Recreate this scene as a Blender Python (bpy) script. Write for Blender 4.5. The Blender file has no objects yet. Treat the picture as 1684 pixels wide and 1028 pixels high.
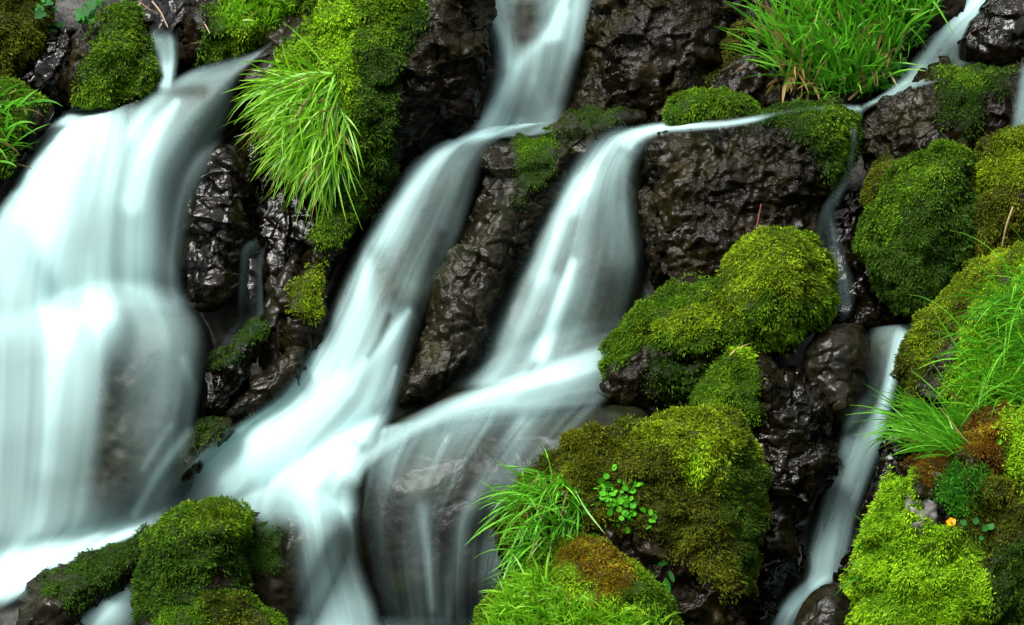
import bpy, math, random
import numpy as np
from mathutils import Vector

# ------------------------------------------------------------------ camera, sky, sun, exposure
S_ = bpy.context.scene
COL = S_.collection
U = 0.0015                    # metres per authoring unit at the reference distance
D0 = 3333.0                   # distance camera -> reference plane, same unit
PITCH = math.radians(15)
FWD = np.array([0, math.cos(PITCH), -math.sin(PITCH)])
UP = np.array([0, math.sin(PITCH), math.cos(PITCH)])
CAM = np.array([0, 0, 1.6]) - FWD * D0 * U
cam_d = bpy.data.cameras.new("camera")
cam = bpy.data.objects.new("camera", cam_d)
COL.objects.link(cam)
cam.location = CAM
cam.rotation_euler = (math.pi / 2 - PITCH, 0, 0)
cam_d.sensor_width = 36
cam_d.lens = 18.0 / (842.0 / D0)
cam_d.clip_start, cam_d.clip_end = 0.05, 200
S_.camera = cam

SUN_EL, SUN_AZ = math.radians(62), math.radians(-125)   # azimuth measured from +Y towards +X
w = bpy.data.worlds.new("World")
S_.world = w
w.use_nodes = True
nt = w.node_tree
sky = nt.nodes.new("ShaderNodeTexSky")
sky.sky_type = 'NISHITA'
sky.sun_disc = False
sky.sun_elevation = SUN_EL
sky.sun_rotation = SUN_AZ
sky.air_density = 1.0
sky.dust_density = 3.0
sky.ozone_density = 1.0
bg = nt.nodes["Background"]
hsv = nt.nodes.new("ShaderNodeHueSaturation")      # an overcast sky has little blue
hsv.inputs["Saturation"].default_value = 0.12
nt.links.new(sky.outputs[0], hsv.inputs["Color"])
# low sky darkened for contrast, standing in for unseen gorge sides and woods
wtc = nt.nodes.new("ShaderNodeTexCoord")
wsx = nt.nodes.new("ShaderNodeSeparateXYZ")
nt.links.new(wtc.outputs["Generated"], wsx.inputs[0])
wrp = nt.nodes.new("ShaderNodeValToRGB")
wrp.color_ramp.elements[0].position, wrp.color_ramp.elements[0].color = 0.30, (0.05, 0.06, 0.04, 1)
wrp.color_ramp.elements[1].position, wrp.color_ramp.elements[1].color = 0.80, (1, 1, 1, 1)
nt.links.new(wsx.outputs["Z"], wrp.inputs[0])
wmx = nt.nodes.new("ShaderNodeMixRGB")
wmx.blend_type = 'MULTIPLY'
wmx.inputs[0].default_value = 1
nt.links.new(hsv.outputs[0], wmx.inputs[1])
nt.links.new(wrp.outputs[0], wmx.inputs[2])
nt.links.new(wmx.outputs[0], bg.inputs[0])
bg.inputs[1].default_value = 0.15
sl = bpy.data.lights.new("sun", 'SUN')
sl.energy = 1.5
sl.angle = math.radians(25)
sl.color = (1.0, 0.97, 0.9)
sun = bpy.data.objects.new("sun", sl)
COL.objects.link(sun)
sd = Vector((math.sin(SUN_AZ) * math.cos(SUN_EL), math.cos(SUN_AZ) * math.cos(SUN_EL), math.sin(SUN_EL)))
sun.rotation_euler = sd.to_track_quat('Z', 'Y').to_euler()
S_.view_settings.view_transform = 'Standard'
S_.view_settings.look = 'None'
S_.view_settings.gamma = 1
S_.view_settings.exposure = 1.65
cy = S_.cycles
cy.max_bounces = 6
cy.diffuse_bounces = 3
cy.glossy_bounces = 2
cy.transmission_bounces = 3
cy.transparent_max_bounces = 24
cy.use_denoising = True
cy.caustics_reflective = False
cy.caustics_refractive = False

rng = np.random.default_rng(7)

# ------------------------------------------------------------------ numeric helpers
# authoring space: x right, y up (= -row of the trace), z towards the viewer side of the slope
def to_world(P):
    P = np.asarray(P, float)
    D = D0 - P[:, 2]
    X = (P[:, 0] - 842) * D / D0
    V = (514 + P[:, 1]) * D / D0
    W = np.empty_like(P)
    W[:] = CAM
    W[:, 0] += X * U
    W += (V * U)[:, None] * UP + (D * U)[:, None] * FWD
    return W

GRAV = np.array([0, -math.cos(PITCH), -math.sin(PITCH)])

def _h(i, j, k, s):
    n = (i * 374761393 + j * 668265263 + k * 2147483647 + s * 974634721) & 0xffffffff
    n = ((n ^ (n >> 13)) * 1274126177) & 0xffffffff
    n = ((n ^ (n >> 16)) * 2246822519) & 0xffffffff
    return ((n ^ (n >> 15)) & 0xffff) / 32767.5 - 1.0

def noise3(P, lam, seed=0):
    Q = np.asarray(P, float) / lam + 1000.37
    I = np.floor(Q).astype(np.int64)
    F = Q - I
    F = F * F * F * (F * (F * 6 - 15) + 10)
    r = 0
    for a in (0, 1):
        wa = F[:, 0] if a else 1 - F[:, 0]
        for b in (0, 1):
            wb = F[:, 1] if b else 1 - F[:, 1]
            for c in (0, 1):
                wc = F[:, 2] if c else 1 - F[:, 2]
                r = r + wa * wb * wc * _h(I[:, 0] + a, I[:, 1] + b, I[:, 2] + c, seed)
    return r

def fbm(P, lam, octv=3, seed=0, gain=0.5):
    r, a = 0, 1.0
    for o in range(octv):
        r = r + a * noise3(P, lam / 2 ** o, seed + o)
        a *= gain
    return r

def facets(P, lam, seed, slope_=0.3):
    """broken planes: every cell of a jittered grid tilts its own way, so cell borders become steps and cracks"""
    W = P + np.stack([noise3(P, lam * 0.7, seed + 5), noise3(P, lam * 0.7, seed + 6), noise3(P, lam * 0.7, seed + 7)], 1) * lam * 0.22
    Q = W / lam + 1000.0
    I = np.floor(Q).astype(np.int64)
    bd = np.full(len(P), 1e9)
    out = np.zeros(len(P))
    for a in (-1, 0, 1):
        for b in (-1, 0, 1):
            for c in (-1, 0, 1):
                J = I + (a, b, c)
                C = J + 0.5 + 0.42 * np.stack([_h(J[:, 0], J[:, 1], J[:, 2], seed + k) for k in (0, 1, 2)], 1)
                dv = Q - C
                d = (dv ** 2).sum(1)
                g = np.stack([_h(J[:, 0], J[:, 1], J[:, 2], seed + k) for k in (11, 12, 13)], 1)
                h = (g * dv).sum(1) * slope_ * lam + _h(J[:, 0], J[:, 1], J[:, 2], seed + 14) * lam * 0.05
                m = d < bd
                bd = np.where(m, d, bd)
                out = np.where(m, h, out)
    return out

def chaikin(p, n=2):
    p = np.asarray(p, float)
    for _ in range(n):
        q = np.roll(p, -1, 0)
        p = np.stack([0.75 * p + 0.25 * q, 0.25 * p + 0.75 * q], 1).reshape(-1, 2)
    return p

def sdf(poly, X, Y):
    """distance to a closed outline, positive inside"""
    poly = np.asarray(poly, float)
    d = np.full(X.shape, 1e18)
    ins = np.zeros(X.shape, bool)
    n = len(poly)
    for i in range(n):
        ax, ay = poly[i]
        bx, by = poly[(i + 1) % n]
        ex, ey = bx - ax, by - ay
        wx, wy = X - ax, Y - ay
        t = np.clip((wx * ex + wy * ey) / (ex * ex + ey * ey + 1e-9), 0, 1)
        d = np.minimum(d, (wx - ex * t) ** 2 + (wy - ey * t) ** 2)
        if ay != by:
            c = ((ay > Y) != (by > Y)) & (X < ex * (Y - ay) / ey + ax)
            ins ^= c
    d = np.sqrt(d)
    return np.where(ins, d, -d)

def seg_dist(line, X, Y):
    line = np.asarray(line, float)
    d = np.full(X.shape, 1e18)
    tt = np.zeros(X.shape)
    n = len(line) - 1
    for i in range(n):
        ax, ay = line[i][:2]
        bx, by = line[i + 1][:2]
        ex, ey = bx - ax, by - ay
        wx, wy = X - ax, Y - ay
        t = np.clip((wx * ex + wy * ey) / (ex * ex + ey * ey + 1e-9), 0, 1)
        q = (wx - ex * t) ** 2 + (wy - ey * t) ** 2
        m = q < d
        d = np.where(m, q, d)
        tt = np.where(m, (i + t) / n, tt)
    return np.sqrt(d), tt

def blur(a, n):
    for _ in range(n):
        p = np.pad(a, 1, mode='edge')
        a = (p[:-2, 1:-1] + p[2:, 1:-1] + 2 * a + p[1:-1, :-2] + p[1:-1, 2:]) / 6
    return a

def bilin(G, x0, y0, st, X, Y):
    fx = np.clip((X - x0) / st, 0, G.shape[1] - 1.001)
    fy = np.clip((Y - y0) / st, 0, G.shape[0] - 1.001)
    i, j = fx.astype(int), fy.astype(int)
    a, b = fx - i, fy - j
    return (G[j, i] * (1 - a) * (1 - b) + G[j, i + 1] * a * (1 - b) + G[j + 1, i] * (1 - a) * b + G[j + 1, i + 1] * a * b)

def make_mesh(name, V, F, mat, attrs=None, smooth=True):
    """F: (n,3) or (n,4) int array"""
    me = bpy.data.meshes.new(name)
    n, k = F.shape
    me.vertices.add(len(V))
    me.vertices.foreach_set("co", np.ascontiguousarray(V, np.float32).ravel())
    me.loops.add(n * k)
    me.loops.foreach_set("vertex_index", np.ascontiguousarray(F, np.int32).ravel())
    me.polygons.add(n)
    me.polygons.foreach_set("loop_start", np.arange(0, n * k, k, dtype=np.int32))
    me.polygons.foreach_set("loop_total", np.full(n, k, np.int32))
    me.update(calc_edges=True)
    me.validate()
    if smooth:
        me.polygons.foreach_set("use_smooth", np.ones(n, bool))
    for an, arr in (attrs or {}).items():
        if arr.ndim == 1:
            a = me.attributes.new(an, 'FLOAT', 'POINT')
            a.data.foreach_set("value", np.ascontiguousarray(arr, np.float32))
        else:
            a = me.attributes.new(an, 'FLOAT_COLOR', 'POINT')
            c = np.ones((len(arr), 4), np.float32)
            c[:, :3] = arr
            a.data.foreach_set("color", c.ravel())
    me.materials.append(mat)
    return me

def link(name, V, F, mat, attrs=None, smooth=True, parent=None, S=True):
    """authoring-space vertices -> one linked mesh object with its origin at the thing's foot"""
    Wd = to_world(V) if S else V
    if parent is not None:
        org = np.array(parent.location)
    else:
        org = np.array([Wd[:, 0].mean(), Wd[:, 1].mean(), Wd[:, 2].min()])
    me = make_mesh(name, Wd - org, F, mat, attrs, smooth)
    o = bpy.data.objects.new(name, me)
    COL.objects.link(o)
    if parent is not None:
        o.parent = parent
    else:
        o.location = org
    return o

def tag(o, label, cat, group=None, kind=None):
    o["label"] = label
    o["category"] = cat
    if group:
        o["group"] = group
    if kind:
        o["kind"] = kind
    return o

def vnormals(V, F):
    n = np.zeros_like(V)
    k = F.shape[1]
    if k == 4:
        fn = np.cross(V[F[:, 2]] - V[F[:, 0]], V[F[:, 3]] - V[F[:, 1]])
    else:
        fn = np.cross(V[F[:, 1]] - V[F[:, 0]], V[F[:, 2]] - V[F[:, 0]])
    for c in range(k):
        for ax in range(3):
            n[:, ax] += np.bincount(F[:, c], fn[:, ax], len(V))
    return n / (np.linalg.norm(n, axis=1, keepdims=True) + 1e-9)

def unit(a):
    return a / (np.linalg.norm(a, axis=-1, keepdims=True) + 1e-9)

# ------------------------------------------------------------------ materials
def new_mat(name):
    m = bpy.data.materials.new(name)
    m.use_nodes = True
    t = m.node_tree
    t.nodes.clear()
    return m, t

def N(t, typ, **kw):
    n = t.nodes.new(typ)
    for k, v in kw.items():
        if isinstance(v, tuple) and len(v) == 3 and k.startswith("in_"):
            v = (*v, 1)
        if k.startswith("in_"):
            key = k[3:]
            n.inputs[int(key) if key.isdigit() else key].default_value = v
        else:
            setattr(n, k, v)
    return n

def ramp(t, src, stops):
    r = t.nodes.new("ShaderNodeValToRGB")
    e = r.color_ramp.elements
    e[0].position, e[0].color = stops[0][0], (*stops[0][1], 1)
    e[1].position, e[1].color = stops[-1][0], (*stops[-1][1], 1)
    for p, c in stops[1:-1]:
        x = e.new(p)
        x.color = (*c, 1)
    t.links.new(src, r.inputs[0])
    return r

def g3(v):
    return (v, v, v)

def rock_mat(name, dark, mid, light, rough=(0.22, 0.55), bump=1.0, fine=1.0, lich=(0.03, 0.045, 0.008), lich_amt=0.35, spec=0.4):
    m, t = new_mat(name)
    L = t.links.new
    out = N(t, "ShaderNodeOutputMaterial")
    b = N(t, "ShaderNodeBsdfPrincipled")
    L(b.outputs[0], out.inputs[0])
    tc = N(t, "ShaderNodeTexCoord")
    co = tc.outputs["Object"]
    n1 = N(t, "ShaderNodeTexNoise", in_Scale=9.0, in_Detail=6.0, in_Roughness=0.6)
    L(co, n1.inputs["Vector"])
    n2 = N(t, "ShaderNodeTexNoise", in_Scale=52.0, in_Detail=3.5, in_Roughness=0.55)
    L(co, n2.inputs["Vector"])
    n3 = N(t, "ShaderNodeTexNoise", in_Scale=170.0, in_Detail=3.0, in_Roughness=0.6)
    L(co, n3.inputs["Vector"])
    vo = N(t, "ShaderNodeTexVoronoi", in_Scale=48.0, feature='SMOOTH_F1')
    wv = N(t, "ShaderNodeMixRGB", blend_type='ADD', in_0=0.05)
    L(co, wv.inputs[1])
    L(n2.outputs["Color"], wv.inputs[2])
    L(wv.outputs[0], vo.inputs["Vector"])
    c1 = ramp(t, n1.outputs[0], [(0.3, dark), (0.55, mid), (0.75, light)])
    c2 = ramp(t, n2.outputs[0], [(0.3, g3(0.35)), (0.7, g3(1.5))])
    mx = N(t, "ShaderNodeMixRGB", blend_type='MULTIPLY', in_0=1.0)
    L(c1.outputs[0], mx.inputs[1])
    L(c2.outputs[0], mx.inputs[2])
    # algae tint in patches and moss undercoat where moss grows
    n4 = N(t, "ShaderNodeTexNoise", in_Scale=5.0, in_Detail=5.0, in_Roughness=0.7)
    L(co, n4.inputs["Vector"])
    r4 = ramp(t, n4.outputs[0], [(0.48, g3(0)), (0.68, g3(lich_amt))])
    mx2 = N(t, "ShaderNodeMixRGB")
    L(r4.outputs[0], mx2.inputs[0])
    L(mx.outputs[0], mx2.inputs[1])
    mx2.inputs[2].default_value = (*lich, 1)
    at = N(t, "ShaderNodeAttribute", attribute_name="undercoat")
    am = N(t, "ShaderNodeAttribute", attribute_name="moss")
    mx3 = N(t, "ShaderNodeMixRGB")
    L(am.outputs["Fac"], mx3.inputs[0])
    L(mx2.outputs[0], mx3.inputs[1])
    L(at.outputs["Color"], mx3.inputs[2])
    L(mx3.outputs[0], b.inputs["Base Color"])
    rr = ramp(t, n1.outputs[0], [(0.35, g3(rough[0])), (0.7, g3(rough[1]))])
    mr = N(t, "ShaderNodeMixRGB")
    L(am.outputs["Fac"], mr.inputs[0])
    L(rr.outputs[0], mr.inputs[1])
    mr.inputs[2].default_value = (0.85, 0.85, 0.85, 1)
    L(mr.outputs[0], b.inputs["Roughness"])
    sp = N(t, "ShaderNodeMixRGB")
    L(am.outputs["Fac"], sp.inputs[0])
    sp.inputs[1].default_value = (spec, spec, spec, 1)
    sp.inputs[2].default_value = (0.02, 0.02, 0.02, 1)
    L(sp.outputs[0], b.inputs["Specular IOR Level"])
    # relief
    a1 = N(t, "ShaderNodeMath", operation='MULTIPLY', in_1=0.5)
    L(n2.outputs[0], a1.inputs[0])
    a2 = N(t, "ShaderNodeMath", operation='MULTIPLY_ADD', in_1=0.3)
    L(vo.outputs["Distance"], a2.inputs[0])
    L(a1.outputs[0], a2.inputs[2])
    a3 = N(t, "ShaderNodeMath", operation='MULTIPLY_ADD', in_1=0.16 * fine)
    L(n3.outputs[0], a3.inputs[0])
    L(a2.outputs[0], a3.inputs[2])
    bp = N(t, "ShaderNodeBump", in_Distance=0.032 * bump)
    n5 = N(t, "ShaderNodeTexNoise", in_Scale=6.5, in_Detail=3.0)
    L(co, n5.inputs["Vector"])
    r5 = ramp(t, n5.outputs[0], [(0.40, g3(0.22 * min(1.0, bump))), (0.60, g3(0.85 * min(1.0, bump)))])
    L(r5.outputs[0], bp.inputs["Strength"])
    L(a3.outputs[0], bp.inputs["Height"])
    L(bp.outputs[0], b.inputs["Normal"])
    return m

M_ROUGH = rock_mat("rough dark rock", (0.0015, 0.0010, 0.0004), (0.0066, 0.0045, 0.0016), (0.024, 0.0165, 0.006), (0.15, 0.34), 0.85, 1.0, lich=(0.016, 0.017, 0.0025), lich_amt=0.6, spec=0.11)
M_WET = rock_mat("wet black rock", (0.0008, 0.0005, 0.0002), (0.0034, 0.0023, 0.0009), (0.012, 0.0082, 0.0033), (0.07, 0.2), 0.75, 0.2, lich=(0.012, 0.011, 0.0025), lich_amt=0.35, spec=0.2)
M_DOME = rock_mat("smooth wet rock", (0.0018, 0.0017, 0.0013), (0.0050, 0.0048, 0.0038), (0.0105, 0.0100, 0.0078), (0.25, 0.42), 0.45, 0.8, lich_amt=0.3, spec=0.16)
M_GREY = rock_mat("wet grey rock", (0.0048, 0.0042, 0.0024), (0.0120, 0.0106, 0.0060), (0.024, 0.021, 0.0115), (0.15, 0.34), 0.65, 1.0, lich=(0.020, 0.023, 0.005), lich_amt=0.6, spec=0.13)
M_BED = rock_mat("stream bed", (0.006, 0.0062, 0.0042), (0.015, 0.0158, 0.0112), (0.028, 0.029, 0.0215), (0.35, 0.6), 0.5, 1.2, spec=0.18)
M_SOIL = rock_mat("dark soil", (0.003, 0.002, 0.0012), (0.008, 0.0055, 0.003), (0.02, 0.014, 0.007), (0.6, 0.85), 1.0, 2.0, spec=0.12)
M_LICHEN = rock_mat("lichen stone", (0.05, 0.05, 0.045), (0.16, 0.155, 0.14), (0.55, 0.54, 0.5), (0.6, 0.9), 0.6, 1.0, spec=0.2)

def leaf_mat(name, trans=0.35, rough=0.5, spec=0.3):
    m, t = new_mat(name)
    L = t.links.new
    out = N(t, "ShaderNodeOutputMaterial")
    b = N(t, "ShaderNodeBsdfPrincipled", in_Roughness=rough)
    b.inputs["Specular IOR Level"].default_value = spec
    tr = N(t, "ShaderNodeBsdfTranslucent")
    at = N(t, "ShaderNodeAttribute", attribute_name="tint")
    mx = N(t, "ShaderNodeMixShader", in_0=trans)
    L(at.outputs["Color"], b.inputs["Base Color"])
    L(at.outputs["Color"], tr.inputs[0])
    L(b.outputs[0], mx.inputs[1])
    L(tr.outputs[0], mx.inputs[2])
    L(mx.outputs[0], out.inputs[0])
    return m

M_MOSS = leaf_mat("moss shoots", 0.42, 0.7, 0.15)
M_GRASS = leaf_mat("grass blades", 0.35, 0.4, 0.4)
M_LEAF = leaf_mat("broad leaves", 0.3, 0.5, 0.12)
M_PETAL = leaf_mat("petals", 0.3, 0.4, 0.3)
M_TWIG = leaf_mat("twigs", 0.0, 0.7, 0.3)

def water_mat():
    m, t = new_mat("white water")
    L = t.links.new
    out = N(t, "ShaderNodeOutputMaterial")
    at = N(t, "ShaderNodeAttribute", attribute_name="foam")
    fl = N(t, "ShaderNodeAttribute", attribute_name="film")
    d = N(t, "ShaderNodeBsdfDiffuse", in_Color=(0.53, 0.785, 0.785))
    tr = N(t, "ShaderNodeBsdfTranslucent", in_Color=(0.53, 0.785, 0.785))
    mx = N(t, "ShaderNodeMixShader", in_0=0.3)
    L(d.outputs[0], mx.inputs[1])
    L(tr.outputs[0], mx.inputs[2])
    tp = N(t, "ShaderNodeBsdfTransparent")
    gl = N(t, "ShaderNodeBsdfGlossy", in_Roughness=0.5, in_Color=(0.5, 0.56, 0.54))
    fr = N(t, "ShaderNodeFresnel", in_IOR=1.33)
    fm = N(t, "ShaderNodeMath", operation='MULTIPLY', use_clamp=True)
    L(fr.outputs[0], fm.inputs[0])
    L(fl.outputs["Fac"], fm.inputs[1])
    film = N(t, "ShaderNodeMixShader")
    L(fm.outputs[0], film.inputs[0])
    L(tp.outputs[0], film.inputs[1])
    L(gl.outputs[0], film.inputs[2])
    fin = N(t, "ShaderNodeMixShader")
    L(at.outputs["Fac"], fin.inputs[0])
    L(film.outputs[0], fin.inputs[1])
    L(mx.outputs[0], fin.inputs[2])
    L(fin.outputs[0], out.inputs[0])
    return m
M_WATER = water_mat()

# moss and leaf palettes: (dark, light) natural leaf colours
PAL = {
    'yellow': ((0.070, 0.120, 0.003), (0.330, 0.470, 0.011)),
    'lime':   ((0.110, 0.260, 0.006), (0.420, 0.720, 0.018)),
    'mid':    ((0.036, 0.100, 0.003), (0.170, 0.330, 0.009)),
    'dark':   ((0.016, 0.048, 0.003), (0.068, 0.160, 0.008)),
    'olive':  ((0.034, 0.048, 0.003), (0.170, 0.200, 0.008)),
    'ochre':  ((0.095, 0.065, 0.003), (0.340, 0.245, 0.010)),
    'rust':   ((0.060, 0.030, 0.002), (0.240, 0.120, 0.006)),
    'green':  ((0.022, 0.110, 0.006), (0.080, 0.340, 0.020)),
    'grass':  ((0.050, 0.220, 0.008), (0.190, 0.560, 0.030)),
    'grasslime': ((0.090, 0.280, 0.008), (0.320, 0.640, 0.030)),
    'straw':  ((0.200, 0.130, 0.040), (0.400, 0.280, 0.110)),
}

# ------------------------------------------------------------------ the slope and its water-worn bed
def slope(py):
    return -330 + 0.49 * py

ST = 4.0
X0, X1, Y0, Y1 = -700, 2400, -450, 1500
gx = np.arange(X0, X1 + 1, ST)
gy = np.arange(Y0, Y1 + 1, ST)
GX, GY = np.meshgrid(gx, gy)
P2 = np.stack([GX.ravel(), -GY.ravel(), np.zeros(GX.size)], 1)
ZT = slope(GY) - 80 + (fbm(P2, 160, 3, 5) * 22).reshape(GX.shape)

def inflate(poly, X, Y, R, d=None):
    d = np.maximum(sdf(poly, X, Y) if d is None else d, 0)
    dm = max(d.max(), 1)
    R = min(R, dm)
    q = np.clip(d / R, 0, 1)
    return 0.78 * np.sqrt(1 - (1 - q) ** 2) + 0.22 * (d / dm) ** 0.8, d

# worn humps of the bed that carry the water: outline, offset above the slope, thickness, tilt, edge radius
HUMPS = [
    ([(300, 420), (330, 260), (420, 200), (520, 250), (600, 330), (540, 480), (470, 640), (360, 700), (310, 660), (345, 590)], -85, 45, 0.6, 60),
    ([(-260, 520), (-120, 380), (-20, 350), (40, 270), (100, 205), (190, 185), (260, 150), (320, 118), (430, 80), (470, 60), (480, 80), (410, 125), (385, 190), (345, 260), (312, 330), (302, 420), (300, 505), (100, 540)], -40, 130, 0.5, 90),
    ([(-260, 500), (60, 520), (170, 500), (290, 500), (332, 535), (348, 585), (330, 690), (300, 780), (250, 860), (120, 905), (-60, 960), (-260, 960)], -30, 120, 0.4, 80),
    ([(-260, 380), (0, 340), (60, 400), (90, 520), (110, 700), (60, 900), (-260, 950)], -20, 110, 0.5, 90),
    ([(150, 520), (175, 506), (215, 512), (220, 640), (215, 840), (160, 850), (148, 700)], 65, 28, 0.2, 26),
    ([(-260, 900), (60, 900), (250, 850), (290, 830), (300, 900), (260, 1100), (-260, 1250)], -60, 70, 0.9, 120),
    ([(765, -120), (1000, -120), (985, 20), (960, 110), (940, 190), (900, 215), (765, 225), (775, 180), (795, 110), (790, 40)], -75, 40, 0.5, 60),
    ([(700, 240), (760, 215), (840, 215), (815, 260), (785, 330), (745, 420), (700, 540), (665, 660), (560, 760), (440, 840), (300, 840), (300, 790), (400, 690), (490, 590), (545, 480), (600, 370), (650, 280)], -60, 70, 0.75, 110),
    ([(960, 240), (1010, 218), (1100, 205), (1200, 195), (1260, 190), (1180, 230), (1070, 240), (1060, 330), (1068, 420), (1040, 530), (1000, 580), (800, 640), (740, 650), (790, 560), (850, 430), (910, 310)], -70, 70, 0.6, 80),
    ([(1040, 548), (960, 568), (860, 605), (760, 645), (660, 695), (480, 790), (440, 850), (610, 850), (640, 760), (770, 700), (900, 690), (1000, 670), (1030, 600)], -20, 50, 0.9, 70),
    ([(1650, -80), (1560, 20), (1490, 90), (1440, 150), (1400, 170), (1390, 190), (1410, 200), (1500, 145), (1610, 115), (1720, 90), (1800, -80)], -70, 40, 0.8, 70),
    ([(470, 850), (600, 845), (620, 1000), (640, 1200), (420, 1200), (450, 1000)], -55, 50, 0.5, 60),
    ([(1420, 545), (1510, 535), (1480, 640), (1455, 740), (1410, 830), (1400, 950), (1330, 1040), (1260, 1100), (1250, 1030), (1320, 920), (1350, 800), (1380, 700), (1420, 640)], -75, 40, 0.7, 40),
]
for poly, dz, T, tl, R in HUMPS:
    p = chaikin(poly)
    h, d = inflate(p, GX, GY, R)
    cyy = np.mean([q[1] for q in poly])
    z = slope(cyy) + dz + tl * 0.49 * (GY - cyy) + T * blur(h, 6)
    ZT = np.where(d > 0, np.maximum(ZT, z), ZT)
ZT = blur(ZT, 3)
ZB = ZT.copy()                                   # carries the water; rocks the water runs over are added below

# ------------------------------------------------------------------ boulders
ROCKS = {}

def pmask(poly, V, soft=9, seed=0, wob=10):
    n = fbm(V, 38, 2, seed + 50) * wob
    d = sdf(poly, V[:, 0], -V[:, 1]) + n
    return np.clip(d / soft + 0.5, 0, 1)

def rock(key, name, label, outline, z=0, T=60, tilt=0.6, R=None, mat=M_ROUGH, amp=1.0, lump=1.0, moss=(), under=False, cat="boulder", group=None, vox=3.0, seed=None, ch=2, grow=3.0, facet=1.0):
    global ZB
    seed = seed if seed is not None else len(ROCKS) * 17 + 3
    poly = chaikin(outline, ch)
    x0, y0 = poly.min(0) - 14
    x1, y1 = poly.max(0) + 14
    st = 3.0
    xs = np.arange(x0, x1, st)
    ys = np.arange(y0, y1, st)
    X, Y = np.meshgrid(xs, ys)
    d = sdf(poly, X, Y) + grow
    dm = d.max()
    h, d = inflate(None, X, Y, R or dm * 0.85, d)
    h = blur(h, 5) * (d > 0)
    cyy = (y0 + y1) / 2
    zc = slope(cyy) + z + tilt * 0.49 * (Y - cyy)
    inside = d > 0
    zf = zc + T * h
    zb = zc - 0.7 * T * h
    if under:
        zz = bilin(np.where(inside, zf, -1e4), x0, y0, st, GX, GY)
        ok = (GX > x0) & (GX < xs[-1]) & (GY > y0) & (GY < ys[-1]) & (zz > -5000)
        ZB = np.where(ok, np.maximum(ZB, zz), ZB)
    idx = -np.ones(X.shape, int)
    ii = np.nonzero(inside)
    idx[ii] = np.arange(len(ii[0]))
    nf = len(ii[0])
    Vf = np.stack([X[ii], -Y[ii], zf[ii]], 1)
    Vb = np.stack([X[ii], -Y[ii], zb[ii]], 1)
    a, b_, c, e = idx[:-1, :-1], idx[:-1, 1:], idx[1:, 1:], idx[1:, :-1]
    ok = (a >= 0) & (b_ >= 0) & (c >= 0) & (e >= 0)
    q = np.stack([a[ok], e[ok], c[ok], b_[ok]], 1)
    F = [q, q[:, ::-1] + nf]
    # close the rim
    ed = np.concatenate([q[:, [0, 1]], q[:, [1, 2]], q[:, [2, 3]], q[:, [3, 0]]])
    keyf = ed[:, 0].astype(np.int64) * (2 * nf) + ed[:, 1]
    keyr = ed[:, 1].astype(np.int64) * (2 * nf) + ed[:, 0]
    be = ed[~np.isin(keyf, keyr)]
    F.append(np.stack([be[:, 1], be[:, 0], be[:, 0] + nf, be[:, 1] + nf], 1))
    me = make_mesh("tmp", np.concatenate([Vf, Vb]), np.concatenate(F), mat)
    o = bpy.data.objects.new("tmp", me)
    COL.objects.link(o)
    rm = o.modifiers.new("r", 'REMESH')
    rm.mode = 'VOXEL'
    rm.voxel_size = vox
    sm = o.modifiers.new("s", 'SMOOTH')
    sm.factor = 0.5
    sm.iterations = 5
    dg = bpy.context.evaluated_depsgraph_get()
    em = o.evaluated_get(dg).to_mesh()
    V = np.empty(len(em.vertices) * 3)
    em.vertices.foreach_get("co", V)
    V = V.reshape(-1, 3)
    em.calc_loop_triangles()
    Fq = np.empty(len(em.loops), np.int32)
    em.loops.foreach_get("vertex_index", Fq)
    Fq = Fq.reshape(-1, 4)
    o.evaluated_get(dg).to_mesh_clear()
    bpy.data.objects.remove(o)
    bpy.data.meshes.remove(me)
    Nn = vnormals(V, Fq)
    # weathered relief
    big = fbm(V, 110, 2, seed) * 9
    mid = (0.5 - np.abs(fbm(V, 48, 2, seed + 9))) * 7
    rid = (0.5 - np.abs(noise3(V, 19, seed + 21))) * 3.6 + noise3(V, 9, seed + 33) * 1.3
    fac = facets(V, 150, seed + 160, 0.16) + facets(V, 66, seed + 100, 0.30) + facets(V, 25, seed + 130, 0.24) * min(lump, 1.6)
    disp = amp * (big + 0.5 * mid + facet * fac) + amp * lump * 0.8 * rid
    # moss cover
    mm = np.zeros(len(V))
    uc = np.zeros((len(V), 3))
    regs = []
    for k, (mp, pal, dens, ln) in enumerate(moss):
        wgt = np.ones(len(V)) if mp is None else pmask(mp, V, 20, seed + k * 7, 13)
        if mp is None:
            wgt = np.clip(1.25 + fbm(V, 45, 2, seed + k) * 0.6, 0, 1)
        up = Nn @ (-GRAV)
        wgt = wgt * np.clip((up + 0.75) / 0.3, 0, 1)
        regs.append((wgt, pal, dens, ln))
        cc = np.array(PAL[pal][0]) * 0.5
        uc = uc * (1 - wgt[:, None]) + cc * wgt[:, None]
        mm = np.maximum(mm, wgt)
    for a in range(len(regs)):
        for b in range(a + 1, len(regs)):
            regs[a] = (regs[a][0] * (1 - 0.8 * regs[b][0]), *regs[a][1:])
    cush = np.clip(0.6 + 1.1 * fbm(V, 32, 3, seed + 70), 0, 1.8)
    disp = disp * (1 - 0.45 * mm) + mm * (2 + 7.5 * cush)
    V = V + Nn * disp[:, None]
    Nn = vnormals(V, Fq)
    obj = link(name, V, Fq, mat, {"moss": mm * np.clip(0.72 + 0.5 * fbm(V, 16, 2, seed + 90), 0.55, 0.95), "undercoat": uc})
    tag(obj, label, cat, group)
    ROCKS[key] = (obj, V, Nn, Fq)
    for wgt, pal, dens, ln in regs:
        grow_moss(obj, V, Nn, Fq, wgt, pal, dens, ln, seed)
    return obj

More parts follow.
